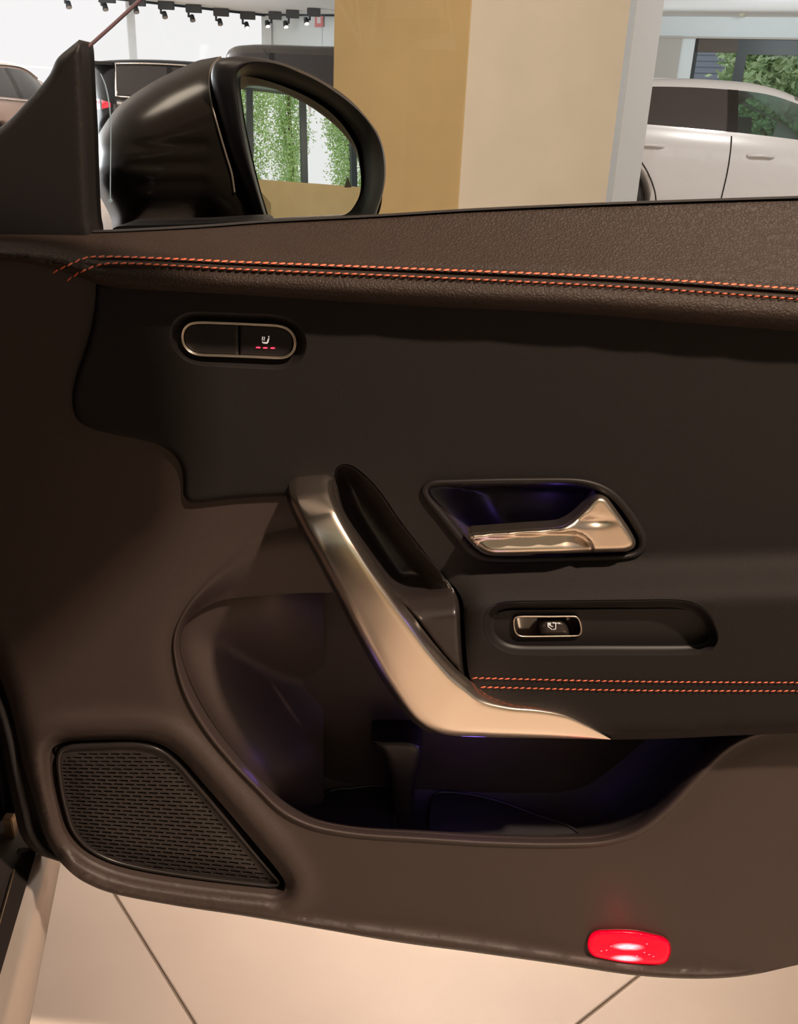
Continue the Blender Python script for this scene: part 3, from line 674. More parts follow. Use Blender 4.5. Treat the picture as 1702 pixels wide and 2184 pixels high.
mir = empty('side_mirror', tuple(P(500, 480, .76)), parent=door); tag(mir, 'black wing mirror reflecting green trees')
Z1 = lambda pts: zz(pts, 2.431, 160, 80)
glo = Z1([(1012, 965), (995, 900), (960, 780), (925, 640), (890, 480), (868, 340), (857, 240), (862, 207), (885, 200), (940, 205), (1050, 230), (1180, 275), (1260, 314), (1330, 360), (1400, 425), (1450, 495), (1482, 560), (1495, 630), (1500, 740), (1490, 805), (1470, 850), (1420, 908), (1300, 942), (1150, 962)])
bez = Z1([(1000, 985), (975, 900), (940, 780), (900, 640), (868, 500), (842, 340), (829, 240), (836, 180), (870, 145), (930, 128), (1050, 140), (1180, 190), (1260, 228), (1350, 285), (1430, 345), (1510, 425), (1560, 500), (1590, 580), (1601, 700), (1590, 800), (1565, 880), (1530, 960), (1300, 985), (1150, 985)])
out = Z1([(985, 1000), (930, 900), (880, 780), (820, 640), (775, 500), (735, 340), (705, 200), (730, 125), (800, 101), (900, 98), (1050, 125), (1170, 168), (1270, 218), (1370, 278), (1450, 345), (1520, 425), (1572, 500), (1602, 590), (1611, 700), (1598, 800), (1570, 890), (1535, 985), (1300, 1000), (1150, 1000)])
gL, bL, oL = [spl(a, True, n=24*8) for a in (glo, bez, out)]
gL, bL, oL = [spl(np.vstack([a, a[:1]]), n=193, par=True)[:-1] for a in (glo, bez, out)]
inr = gL+(bL-gL)*.12
L = [P(a[:, 0], a[:, 1], np.full(len(a), y)) for a, y in ((gL, .800), (inr, .798), (gL+(bL-gL)*.45, .782), (gL+(bL-gL)*.8, .768), (bL, .763), (bL+(oL-bL)*.06, .7625), (bL+(oL-bL)*.2, .764), (bL+(oL-bL)*.6, .768), (bL+(oL-bL)*.93, .774), (oL, .782), (oL, .86))]
loft('mirror_frame', L, M['mframe'], mir, closed=True)
# slightly convex mirror glass, turned to face back along the car
q0 = P(650, 320, .800); TGT = np.array([1.40, -4.4, 2.30])
vin = q0-CAM; vin /= np.linalg.norm(vin); vo = TGT-q0; vo /= np.linalg.norm(vo); nrm = vo-vin; nrm /= np.linalg.norm(nrm)
R_ = 1.25; cs = q0-nrm*R_
def mirmap(q):
    d = rays(q[:, 0], q[:, 1]); d /= np.linalg.norm(d, axis=1)[:, None]; oc = CAM-cs
    bq = d@oc; cq = oc@oc-R_*R_; t = -bq-np.sqrt(np.maximum(bq*bq-cq, 0)); return CAM+d*t[:, None]
gl_l = spl(np.vstack([gL, gL[:1]]), step=6)[:-1]
mg = sheet('mirror_glass', gL[::2], None, M['mirror'], mir, step=10, mapf=mirmap)
tri = poly(Z1([(1415, 722), (1398, 777), (1434, 777)]), True, 3)
mt_ = sheet('blind_spot_mark', tri, None, mat('mark', (.45, .40, .30), .5), mir, step=4, mapf=lambda q: CAM+(mirmap(q)-CAM)*.9985)
# glossy shell
shl = spl([(500, 410), (494, 370), (482, 330), (464, 268), (451, 216), (447, 175), (452, 142), (470, 121.5), (448, 124), (423, 129), (366, 154), (330, 172), (304, 188), (276, 207), (250, 229), (218, 273), (202, 303), (195, 335), (194, 360), (199, 386), (208, 410), (222, 435), (236, 464), (246, 500), (400, 505), (560, 500), (540, 470), (520, 440)], True, step=7)
sil = spl([(470, 121.5), (448, 124), (423, 129), (366, 154), (330, 172), (304, 188), (276, 207), (250, 229), (218, 273), (202, 303), (195, 335), (194, 360), (199, 386), (208, 410), (222, 435), (236, 464), (246, 500), (400, 512)], step=6)
silc = spl(sil, step=1.5)
def shellY(q):
    d = dist(q, silc, closed=False); u = np.clip(d/150, 0, 1)
    Y = .775+.085*(1-np.sqrt(np.clip(1-(1-u)**2, 0, 1)))
    for yy in (303, 344, 384):
        t = (q[:, 1]-(yy-.01*(q[:, 0]-350))); wx = sst(255, 285, q[:, 0])*(1-sst(430, 450, q[:, 0]))
        Y += .004*wx*np.where(t < 0, 0, np.exp(-t/14))*sst(-2, 1, t)
    return Y
def smoothfield(fn, x1, y1, x2, y2, cell=3.0, it=40):
    xs_, ys_ = np.arange(x1, x2, cell), np.arange(y1, y2, cell); gx, gy = np.meshgrid(xs_, ys_)
    Z = fn(np.stack([gx.ravel(), gy.ravel()], 1)).reshape(gx.shape)
    for _ in range(it):
        Zp = np.pad(Z, 1, mode='edge'); Z = (Zp[1:-1, 1:-1]*4+Zp[:-2, 1:-1]*2+Zp[2:, 1:-1]*2+Zp[1:-1, :-2]*2+Zp[1:-1, 2:]*2+Zp[:-2, :-2]+Zp[2:, 2:]+Zp[:-2, 2:]+Zp[2:, :-2])/16
    def f(q):
        u = np.clip((q[:, 0]-x1)/cell, 0, len(xs_)-1.001); v = np.clip((q[:, 1]-y1)/cell, 0, len(ys_)-1.001); i, j = u.astype(int), v.astype(int); a, b = u-i, v-j
        return Z[j, i]*(1-a)*(1-b)+Z[j, i+1]*a*(1-b)+Z[j+1, i]*(1-a)*b+Z[j+1, i+1]*a*b
    return f
sil_i = inside
def _sh(q):
    y = shellY(q); o = ~inside(q, bkp); return np.where(o, .862, y)
bkp = np.vstack([sil, spl([(400, 512), (560, 500), (800, 470), (818, 368), (806, 290), (777, 248), (736, 206), (674, 169), (592, 134), (530, 123)], step=10)[1:]])
shellS = smoothfield(_sh, 170, 90, 600, 530, 3.0, 10)
shell = sheet('mirror_shell', shl, shellS, M['shell'], mir, step=9, skirt=.03)
sc_ = spl([(470, 122), (452, 142), (447, 175), (451, 216), (464, 268), (482, 330), (494, 370), (500, 410)], step=6)
tube('shell_seam', P(sc_[:, 0], sc_[:, 1], shellS(sc_)-.0008), .0009, mat('seam_edge', (.09, .075, .06), .35), mir, n=6)
# far side closing the housing
bkp = np.vstack([sil, spl([(400, 512), (560, 500), (800, 470), (818, 368), (806, 290), (777, 248), (736, 206), (674, 169), (592, 134), (530, 123)], step=10)[1:]])
def backY(q): d = dist(q, bkp); return .862+.06*np.sqrt(np.clip(1-(1-np.clip(d/160, 0, 1))**2, 0, 1))
sheet('mirror_back', offset(bkp, 1.5), backY, M['shell'], mir, step=16, rings=(4,))
# mirror foot on the door
ft = spl([(236, 492), (250, 483), (330, 480), (430, 477), (540, 471), (560, 474), (560, 500), (236, 500)], True, step=8)
sheet('mirror_foot', ft, lambda q: .70-.05*(q[:, 1]-480)/20*0+np.zeros(len(q)), M['mframe'], mir, step=12, skirt=.05)

# ---- outer shell of the door behind the trim
s1 = spl([(-270, 510), (200, 500), (570, 482), (1290, 458), (1950, 470), (2620, 480), (2640, 1000), (2620, 1550), (2400, 1820), (2050, 1965), (1830, 2020), (1702, 2040), (1526, 2072), (1350, 2064), (1000, 2015), (687, 1968), (370, 1916), (210, 1884), (150, 1842), (115, 1780), (60, 1600), (30, 1480), (-60, 1340), (-270, 1190)], True, n=200)
s2 = spl([(-230, 560), (200, 560), (570, 560), (1290, 560), (1850, 560), (2600, 560), (2640, 1000), (2600, 1450), (2350, 1680), (2000, 1780), (1850, 1800), (1702, 1800), (1526, 1830), (1350, 1820), (1000, 1790), (687, 1750), (370, 1700), (240, 1670), (190, 1620), (150, 1560), (110, 1450), (80, 1380), (0, 1250), (-230, 1100)], True, n=200)
loft('door_shell', [P(s1[:, 0], s1[:, 1], np.full(200, .628)), P(s2[:, 0], s2[:, 1], np.full(200, .70)), P(s2[:, 0]*.9+90, s2[:, 1]*.9+100, np.full(200, .72))], M['gloss'], door, closed=True, cap1=True)
# seal and edge strip along the hinge side
w = np.array([(-60, 1400), (-10, 1480), (18, 1560), (34, 1640), (52, 1720), (70, 1785), (100, 1818), (132, 1830)], float); w = spl(w, step=10)
tube('door_seal', P(w[:, 0], w[:, 1], np.full(len(w), .604)), .0032, M['rubber'], door, n=8)
w2 = w+np.array([-17, 2]); ww = [P(w2[:, 0]+a, w2[:, 1], np.full(len(w), y)) for a, y in ((26, .607), (8, .606), (-2, .610), (-6, .625), (0, .66))]
loft('door_edge', ww, mat('edge_paint', (.016, .010, .009), .4), door)
sheet('door_edge_panel', poly([(-80, 1370), (20, 1420), (60, 1560), (100, 1720), (150, 1838), (100, 1822), (66, 1786), (44, 1720), (26, 1640), (8, 1560), (-30, 1480)], step=20), lambda q: np.full(len(q), .622), M['seam'], door, step=30)
# hinge arm
hg = empty('door_hinge', tuple(P(20, 1760, .66)), parent=door)
box('hinge_plate', tuple(P(10, 1790, .665)), tuple(P(34, 1733, .675)), mat('hinge_metal', (.70, .50, .33), .35, metal=1), hg, .001)
tube('hinge_arm', [P(-30, 1815, .70), P(50, 1822, .65)], .006, M['rubber'], hg, n=10)

# ================================================================== the showroom
def struct(o): o['kind'] = 'structure'; return o
MW = dict(
    tile=mat('floor_tile_stone', (.52, .43, .365), .42, bump=[('noise', 60, .05, .001)], cvar=(5, .06)),
    grout=mat('grout', (.20, .15, .11), .8),
    white=mat('white_wall', (.74, .76, .77), .7, bump=[('noise', 30, .05, .001)]),
    ceil=mat('ceiling_white', (.80, .80, .79), .8, bump=[('noise', 20, .05, .001)]),
    cream=mat('cream_plaster', (.54, .51, .44), .75, bump=[('noise', 120, .12, .0008)], cvar=(6, .03)),
    gold=mat('ochre_plaster', (.50, .375, .185), .7, bump=[('noise', 120, .12, .0008)], cvar=(5, .05)),
    grey=mat('grey_panel', (.50, .49, .46), .7),
    bluew=mat('cool_white_panel', (.76, .84, .87), .6),
    frame=mat('dark_frame', (.02, .035, .045), .4),
    pale=mat('pale_frame', (.74, .80, .84), .4),
    glassw=glass('window_glass', (.99, .993, .993), .002),
)
# floor: stone tiles laid diagonally, each a piece; further out the slab carries the pattern
TA = math.radians(39); e1 = np.array([math.cos(TA), math.sin(TA)]); e2 = np.array([-math.sin(TA), math.cos(TA)]); TS = .92; C1, C2 = .295, .430
floor = struct(box('floor', (-34, -16, -.12), (22, 34, -.004), MW['grout']))
m = MW['tile']
far = bpy.data.materials.new('far_tiles'); far.use_nodes = True; nt = far.node_tree; b = nt.nodes['Principled BSDF']; b.inputs['Roughness'].default_value = .42
tc = nt.nodes.new('ShaderNodeTexCoord'); mp = nt.nodes.new('ShaderNodeMapping'); mp.vector_type = 'TEXTURE'; mp.inputs['Rotation'].default_value = (0, 0, TA); 
o_ = C1*e1+C2*e2; mp.inputs['Location'].default_value = (o_[0], o_[1], 0); nt.links.new(tc.outputs['Object'], mp.inputs['Vector'])
bt_ = nt.nodes.new('ShaderNodeTexBrick'); bt_.offset = 0; bt_.inputs['Scale'].default_value = 1; bt_.inputs['Brick Width'].default_value = TS; bt_.inputs['Row Height'].default_value = TS; bt_.inputs['Mortar Size'].default_value = .002
bt_.inputs['Color1'].default_value = (.56, .46, .385, 1); bt_.inputs['Color2'].default_value = (.57, .47, .39, 1); bt_.inputs['Mortar'].default_value = (.2, .15, .11, 1)
nt.links.new(mp.outputs[0], bt_.inputs['Vector']); nt.links.new(bt_.outputs['Color'], b.inputs['Base Color']); floor.data.materials[0] = far
g = .0016
bm = bmesh.new(); bmesh.ops.create_cube(bm, size=1)
for v in bm.verts: v.co = Vector((v.co.x*(TS-2*g), v.co.y*(TS-2*g), (v.co.z-.5)*.010))
bmesh.ops.bevel(bm, geom=[e for e in bm.edges if e.verts[0].co.z > -.001 and e.verts[1].co.z > -.001], offset=.0012, segments=1, affect='EDGES')
tme = bpy.data.meshes.new('tile'); bm.to_mesh(tme); bm.free(); tme.materials.append(MW['tile'])
gme = bpy.data.meshes.new('grout_bed')
n = 0
i0, j0 = 2, 3
for i in range(-8, 9):
    for j in range(-8, 9):
        c = (C1+(i+i0+.5)*TS)*e1+(C2+(j+j0+.5)*TS)*e2
        o = bpy.data.objects.new('tile', tme); COL.objects.link(o); o.parent = floor; o.location = (c[0], c[1], 0); o.rotation_euler = (0, 0, TA)
q = []
for a, b_ in ((-8, -8), (9, -8), (9, 9), (-8, 9)): q.append((C1+(a+i0)*TS)*e1+(C2+(b_+j0)*TS)*e2)
prism('grout_bed', q, -.010, -.0028, MW['grout'], floor)

ZC = 3.2
Cn = PZ(565., 30., ZC)[:2]; R1 = PZ(1702., 37., ZC)[:2]; A1 = PZ(340., 5., ZC)[:2]
dB = (R1-Cn)/np.linalg.norm(R1-Cn); R2 = R1+dB*5
dA = (A1-Cn)/np.linalg.norm(A1-Cn); A2 = Cn+dA*26
RR = np.array([R2[0]-1.0, -4.4]); RL = np.array([A2[0]+3, -4.4])
room = [Cn, R2, RR, RL, A2]
prism('ceiling', [tuple(x) for x in (Cn+np.array([0, .6]), R2+np.array([.5, .4]), RR+np.array([.3, -.3]), RL+np.array([-.3, -.3]), A2+np.array([-.5, .3]))], ZC, ZC+.25, MW['ceil']); struct(bpy.data.objects['ceiling'])
nB = np.array([-dB[1], dB[0]]);  nB = nB if nB[1] > 0 else -nB          # pointing out of the room
nA = np.array([-dA[1], dA[0]]);  nA = nA if nA[1] > 0 else -nA
def wslab(name, p, d, nrm, a, b, z0, z1, m, parent=None, t=.14, off=0.0):
    q = [p+d*a+nrm*off, p+d*b+nrm*off, p+d*b+nrm*(off+t), p+d*a+nrm*(off+t)]
    return prism(name, [tuple(x) for x in q], z0, z1, m, parent)
def onwall(px, py):   # pixel -> (distance along the back wall, z)
    w = PP(float(px), float(py), [Cn[0], Cn[1], 0], [nB[0], nB[1], 0]); return float((w[:2]-Cn)@dB), float(w[2])
def onglaz(px, py):
    w = PP(float(px), float(py), [Cn[0], Cn[1], 0], [nA[0], nA[1], 0]); return float((w[:2]-Cn)@dA), float(w[2])
# far wall: pale panels in the corner, plain wall behind the columns, the window on the right
aG, _ = onwall(1403, 100); aH, _ = onwall(1453, 100); aW, zW = onwall(1483, 88); zH = onwall(1600, 82)[1]
LB = float(np.linalg.norm(R2-Cn))
wb = struct(wslab('wall_back', Cn, dB, nB, -.1, aW, 0, ZC, MW['bluew']))
struct(wslab('wall_back_lintel', Cn, dB, nB, aW, LB, zH, ZC, MW['bluew'])); struct(wslab('wall_back_sill', Cn, dB, nB, aW, LB, 0, .45, MW['white']))
wslab('grey_wall_panel', Cn, dB, nB, aG, aH, 0, zH+.03, MW['grey'], wb, t=.02, off=-.02)
x = .35
k = 0
while x < aG-1.3:
    for z0, z1 in ((0, 1.45), (1.46, 2.94)): wslab('wall_panel', Cn, dB, nB, x, x+1.22, z0+.01, z1, MW['bluew'], wb, t=.015, off=-.015)
    x += 1.235
wslab('header_rail', Cn, dB, nB, 0.0, 6.0, 3.16, 3.2, MW['frame'], wb, t=.05, off=-.06)
wslab('corner_post', Cn, dB, nB, .04, .20, 0, 3.16, MW['pale'], wb, t=.05, off=-.06)
wslab('soffit_edge', Cn, dB, nB, aG-.6, LB, zH-.015, zH+.02, MW['grey'], wb, t=.05, off=-.055)
# window on the right
win = struct(empty('window_2', (*(Cn+dB*aW), .45)))
a1, z1 = onwall(1556, 112); a2, _ = onwall(1568, 130); a3, z3 = onwall(1592, 120); z4 = onwall(1650, 117)[1]
for nm, a, b, z0, z1_ in (('window_frame', aW, aW+.07, .45, zH), ('roller_blind_box', aW+.02, a2, z1, zH), ('mullion', a2, a3, .45, zH), ('window_head', a3, LB, z4, zH), ('window_frame', aW, LB, .45, .53), ('mullion', a3+3.2, a3+3.35, .45, zH)):
    wslab(nm, Cn, dB, nB, a, b, z0, z1_, MW['frame'] if nm != 'roller_blind_box' else mat('blind_box', (.09, .075, .065), .6), win, t=.08, off=.02)
wslab('window_pane', Cn, dB, nB, aW+.07, LB, .53, zH-.02, MW['glassw'], win, t=.01, off=.07)
# glazed wall on the left
gw = struct(empty('window_1', (*(Cn+dA*2), 0)))
wslab('window_head', Cn, dA, nA, 0, 26, 3.15, ZC, MW['frame'], gw, t=.06, off=-.02)
am, _ = onglaz(283, 80)
for k in range(-1, 5):
    a = am+k*3.9-(0 if k >= 0 else .0)
    if a < .5: continue
    wslab('mullion', Cn, dA, nA, a-.08, a+.10, 0, 3.15, MW['pale'], gw, t=.06)
wslab('window_base', Cn, dA, nA, 0, 26, 0, .12, MW['pale'], gw, t=.06)
wslab('window_transom', Cn, dA, nA, am+.1, 26, 1.66, 1.70, MW['pale'], gw, t=.04)
wslab('window_pane', Cn, dA, nA, .1, 26, .12, 3.15, MW['glassw'], gw, t=.01, off=.03)
# wall on the right hand side and the glazed rear wall with its ochre parapet (seen in the mirror)
def vslab(name, p0, p1, z0, z1, m, parent=None, t=.14):
    p0, p1 = np.array(p0), np.array(p1); L_ = np.linalg.norm(p1-p0); d = (p1-p0)/L_; return wslab(name, p0, d, np.array([-d[1], d[0]]), 0, L_, z0, z1, m, parent, t)
struct(vslab('wall_right', RR, R2, 0, ZC, MW['white'], t=-.14))
struct(vslab('wall_left', A2, RL, 0, ZC, MW['white'], t=-.14))
par_ = struct(vslab('wall_rear_parapet', RL, RR, 0, 1.87, MW['gold'], t=-.14))
rw = struct(empty('window_3', (0, -4.4, 1.87)))
vslab('window_head', RL, RR, 3.05, ZC, mat('green_grey_blind', (.16, .24, .21), .7), rw, t=-.1)
x = -23.80
while x < RR[0]-.2:
    vslab('mullion', (x, -4.42), (x+.085, -4.42), 1.87, 3.05, MW['frame'], rw, t=-.08); x += .74
vslab('window_pane', RL+np.array([.1, -.04]), RR+np.array([-.1, -.04]), 1.87, 3.05, MW['glassw'], rw, t=-.01)

# columns
ca, cb, cc = P(1007., 0., 3.0)[:2], P(716.5, 0., 3.34)[:2], P(1345.5, 0., 3.38)[:2]
col1 = struct(empty('wall_column', (*ca, 0)))
prism('column_core', [tuple(ca), tuple(cc), tuple(cc+np.array([-.2, .42])), tuple(cb+np.array([.12, .36])), tuple(cb+(ca-cb)*.004)], 0, ZC, MW['cream'], col1)
nn = np.array([-(ca-cb)[1], (ca-cb)[0]]); nn = nn/np.linalg.norm(nn); nn = nn if nn[1] < 0 else -nn
prism('painted_face', [tuple(cb), tuple(ca+(cb-ca)*.003), tuple(ca+(cb-ca)*.003+nn*.006), tuple(cb+nn*.006)], 0, ZC, MW['gold'], col1)
da, db, dc = P(1360., 0., 6.6)[:2], P(1338., 0., 7.1)[:2], P(1417., 0., 6.62)[:2]
c2 = struct(empty('wall_far_column', (*da, 0)))
prism('column_core', [tuple(da), tuple(dc), tuple(dc+np.array([0, .45])), tuple(db+np.array([0, .1])), tuple(db)], 0, ZC, mat('cool_plaster', (.60, .63, .66), .7), c2)
nn2 = np.array([-.9, -.3]); prism('side_face', [tuple(db), tuple(da), tuple(da+np.array([-.006, -.002])), tuple(db+np.array([-.006, -.002]))], 0, ZC, MW['grey'], c2)

# small fittings
def onceil(px, py, z=ZC): return PZ(float(px), float(py), z)
mdet = mat('detector_plastic', (.55, .52, .42), .5)
c = PZ(1583., 33., ZC-.03)
det = tube('smoke_detector', [c+np.array([0, 0, .03]), c+np.array([0, 0, .0]), c+np.array([0, 0, -.03])], np.array([.075, .07, .045]), mdet, n=14)
tag(det, 'small round smoke detector on the ceiling above the far window', 'detector')
sa, sz = onwall(682, 40)
sg = struct
sn = wslab('notice_sign', Cn, dB, nB, sa-.11, sa+.11, sz-.18, sz+.18, mat('sign_red', (.72, .24, .25), .5), None, t=.01, off=-.045); tag(sn, 'small red notice sign on the pale corner wall', 'sign')
wslab('sign_plate', Cn, dB, nB, sa-.05, sa+.05, sz-.10, sz+.08, mat('sign_white', (.8, .75, .75), .5), sn, t=.004, off=-.05)

mblk = mat('spot_black', (.03, .035, .04), .4); mem = mat('spot_lens', (1, .8, .6), .3, emit=(1, .86, .68), es=2.2); mdk = mat('spot_lens_off', (.25, .22, .2), .3)
def track_spot(bx, by, hx, hy, lit, label, grp, box_w=.36):
    """gear box on the ceiling, stem and swivelling head"""
    zt = ZC-.03
    base = PZ(float(bx), float(by), zt); t = empty('track_spotlight', (base[0], base[1], ZC), label, 'spotlight', grp)
    rd = np.array([1., .05, 0]) 
    box('gear_box', (base[0]-.03, base[1]-.05, ZC-.17), (base[0]-.03+box_w, base[1]+.05, ZC-.005), mblk, t, .008)
    hd = P(float(hx), float(hy), base[1]-.02)
    tube('stem', [(base[0]+.03, base[1]-.02, ZC-.15), (base[0]+.03, base[1]-.02, hd[2]+.01)], .026, mblk, t, n=8)
    tube('stem_arm', [(base[0]+.03, base[1]-.02, hd[2]+.02), tuple(hd+np.array([0, 0, .02]))], .018, mblk, t, n=6)
    d = np.array([.25, -.45, -.85]); d /= np.linalg.norm(d)
    hdo = tube('lamp_head', [hd-d*.07, hd-d*.055, hd+d*.06, hd+d*.075], np.array([.025, .05, .062, .062]), mblk, t, n=14)
    tube('lamp_lens', [hd+d*.070, hd+d*.082], .052, mem if lit else mdk, hdo, n=14)
names = ['leftmost', 'second from the left', 'third from the left', 'fourth from the left', 'fifth from the left', 'sixth from the left', 'seventh from the left']
for k, (bx, by, hx, hy, l) in enumerate([(135, -19, 146, 9, 0), (213, -10, 224, 14, 0), (278, -3, 290, 20, 0), (340, 5, 351, 31, 0), (399, 12, 410, 38, 0), (458, 20, 469, 46, 0), (515, 27, 526, 53, 1)]):
    track_spot(bx, by, hx, hy, l, 'black track spotlight over the bright glazing, %s' % names[k], 'spotlights along the glazed wall')
for k, (bx, by, hx, hy) in enumerate([(576, 27, 570, 50), (613, 24, 609, 51), (658, 20, 653, 44)]):
    track_spot(bx, by, hx, hy, 1, ['lit track spotlight nearest the ceiling corner, before the pale wall', 'lit track spotlight in the middle before the pale wall', 'lit track spotlight beside the red notice before the pale wall'][k], 'spotlights along the pale wall', .30)

# outside: ground, neighbour building, trees
struct(box('ground_outside', (-60, -60, -.35), (60, 80, -.13), mat('paving_outside', (.45, .45, .43), .9)))
mleaf = [mat('leaf_green', (.50, .70, .40), .5), mat('leaf_light', (.56, .80, .34), .5), mat('leaf_blue_green', (.44, .68, .55), .5)]
mbark = mat('bark', (.16, .13, .09), .9)
def tree(kind, loc, label, grp, h=7, w=2.2, base=1.2, nleaf=2600, lm=0, seed=1, leaf=.12):
    r = random.Random(seed); t = empty('tree', loc, label, 'tree', grp); L = Vector(loc)
    pts = [(L.x, L.y, L.z), (L.x+.05, L.y, L.z+h*.4), (L.x, L.y+.05, L.z+h*.95)]
    tube('trunk', pts, np.array([.10, .07, .02])*h/7, mbark, t, n=7)
    V = []; Fc = []; bV = []
    nb = 46
    for k in range(nb):
        z = base+(h-base)*(k/nb)**.9; a = r.uniform(0, 6.28); prof = math.sin(min(1, (z-base)/(h-base)+.12)*math.pi)**.6*w
        tip = Vector((math.cos(a)*prof, math.sin(a)*prof, z+(1.1 if kind == 'poplar' else .4)*r.uniform(.5, 1)))
        root = Vector((0, 0, z-.3))
        s = len(bV); sd = Vector((-math.sin(a), math.cos(a), 0))*.012
        bV += [L+root-sd, L+root+sd, L+tip]
        for j in range(nleaf//nb):
            f = r.random()**.6; c = root.lerp(tip, f)+Vector((r.gauss(0, .16), r.gauss(0, .16), r.gauss(0, .22)))*(.5+w*.25)
            u = Vector((r.gauss(0, 1), r.gauss(0, 1), r.gauss(0, .6)+.6)).normalized(); v = u.cross(Vector((r.gauss(0, 1), r.gauss(0, 1), r.gauss(0, 1)))).normalized(); sz = leaf*r.uniform(.6, 1.3)
            b0 = len(V); c = c+L; V += [c-u*sz, c+v*sz*.45, c+u*sz, c-v*sz*.45]; Fc.append((b0, b0+1, b0+2, b0+3))
    mesh('branches', bV, [(i, i+1, i+2) for i in range(0, len(bV), 3)], mbark, t)
    f = mesh('foliage', V, Fc, mleaf[lm], t, smooth=False)
ORD = ['first', 'second', 'third', 'fourth', 'fifth', 'sixth', 'seventh', 'eighth', 'ninth', 'tenth']
for k, x in enumerate(np.arange(-3.0, 5.6, .98)):
    tree('poplar', (float(x)+random.uniform(-.12, .12), -6.6-(k % 2)*.8, -.13), 'slender light green tree outside the rear windows, %s from the left' % ORD[k], 'trees in the mirror', h=6.0, w=.40, base=1.2, nleaf=15000, lm=1, seed=k+3, leaf=.032)
cR = Cn+dB*(aW+2.6)
for k, (a, o, hh) in enumerate([(1.6, 2.6, 5.5), (4.4, 2.4, 6), (7.2, 2.6, 6.5), (3.0, 6.0, 7), (6.2, 6.2, 7)]):
    p = Cn+dB*(aW+a)+nB*o
    tree('bush', (float(p[0]), float(p[1]), -.13), 'leafy tree outside the far right window, %s from the window edge' % ORD[k], 'trees outside the far window', h=hh, w=1.15, base=.3, nleaf=20000, lm=2 if k % 2 else 0, seed=k+50, leaf=.105)
p0 = Cn+dB*(aW-3.5)+nB*9; nbm = mat('slate_brick', (.26, .31, .40), .8)
nb_ = wslab('neighbour_building', p0, dB, nB, 0, 5.2, -.13, 7, nbm, None, t=5); tag(nb_, 'blue grey brick building outside the far right window', 'building')
for zz_ in np.arange(1.2, 3.6, .16): wslab('brick_course', p0, dB, nB, 2.0, 5.19, zz_, zz_+.12, nbm, nb_, t=.03, off=-.02)

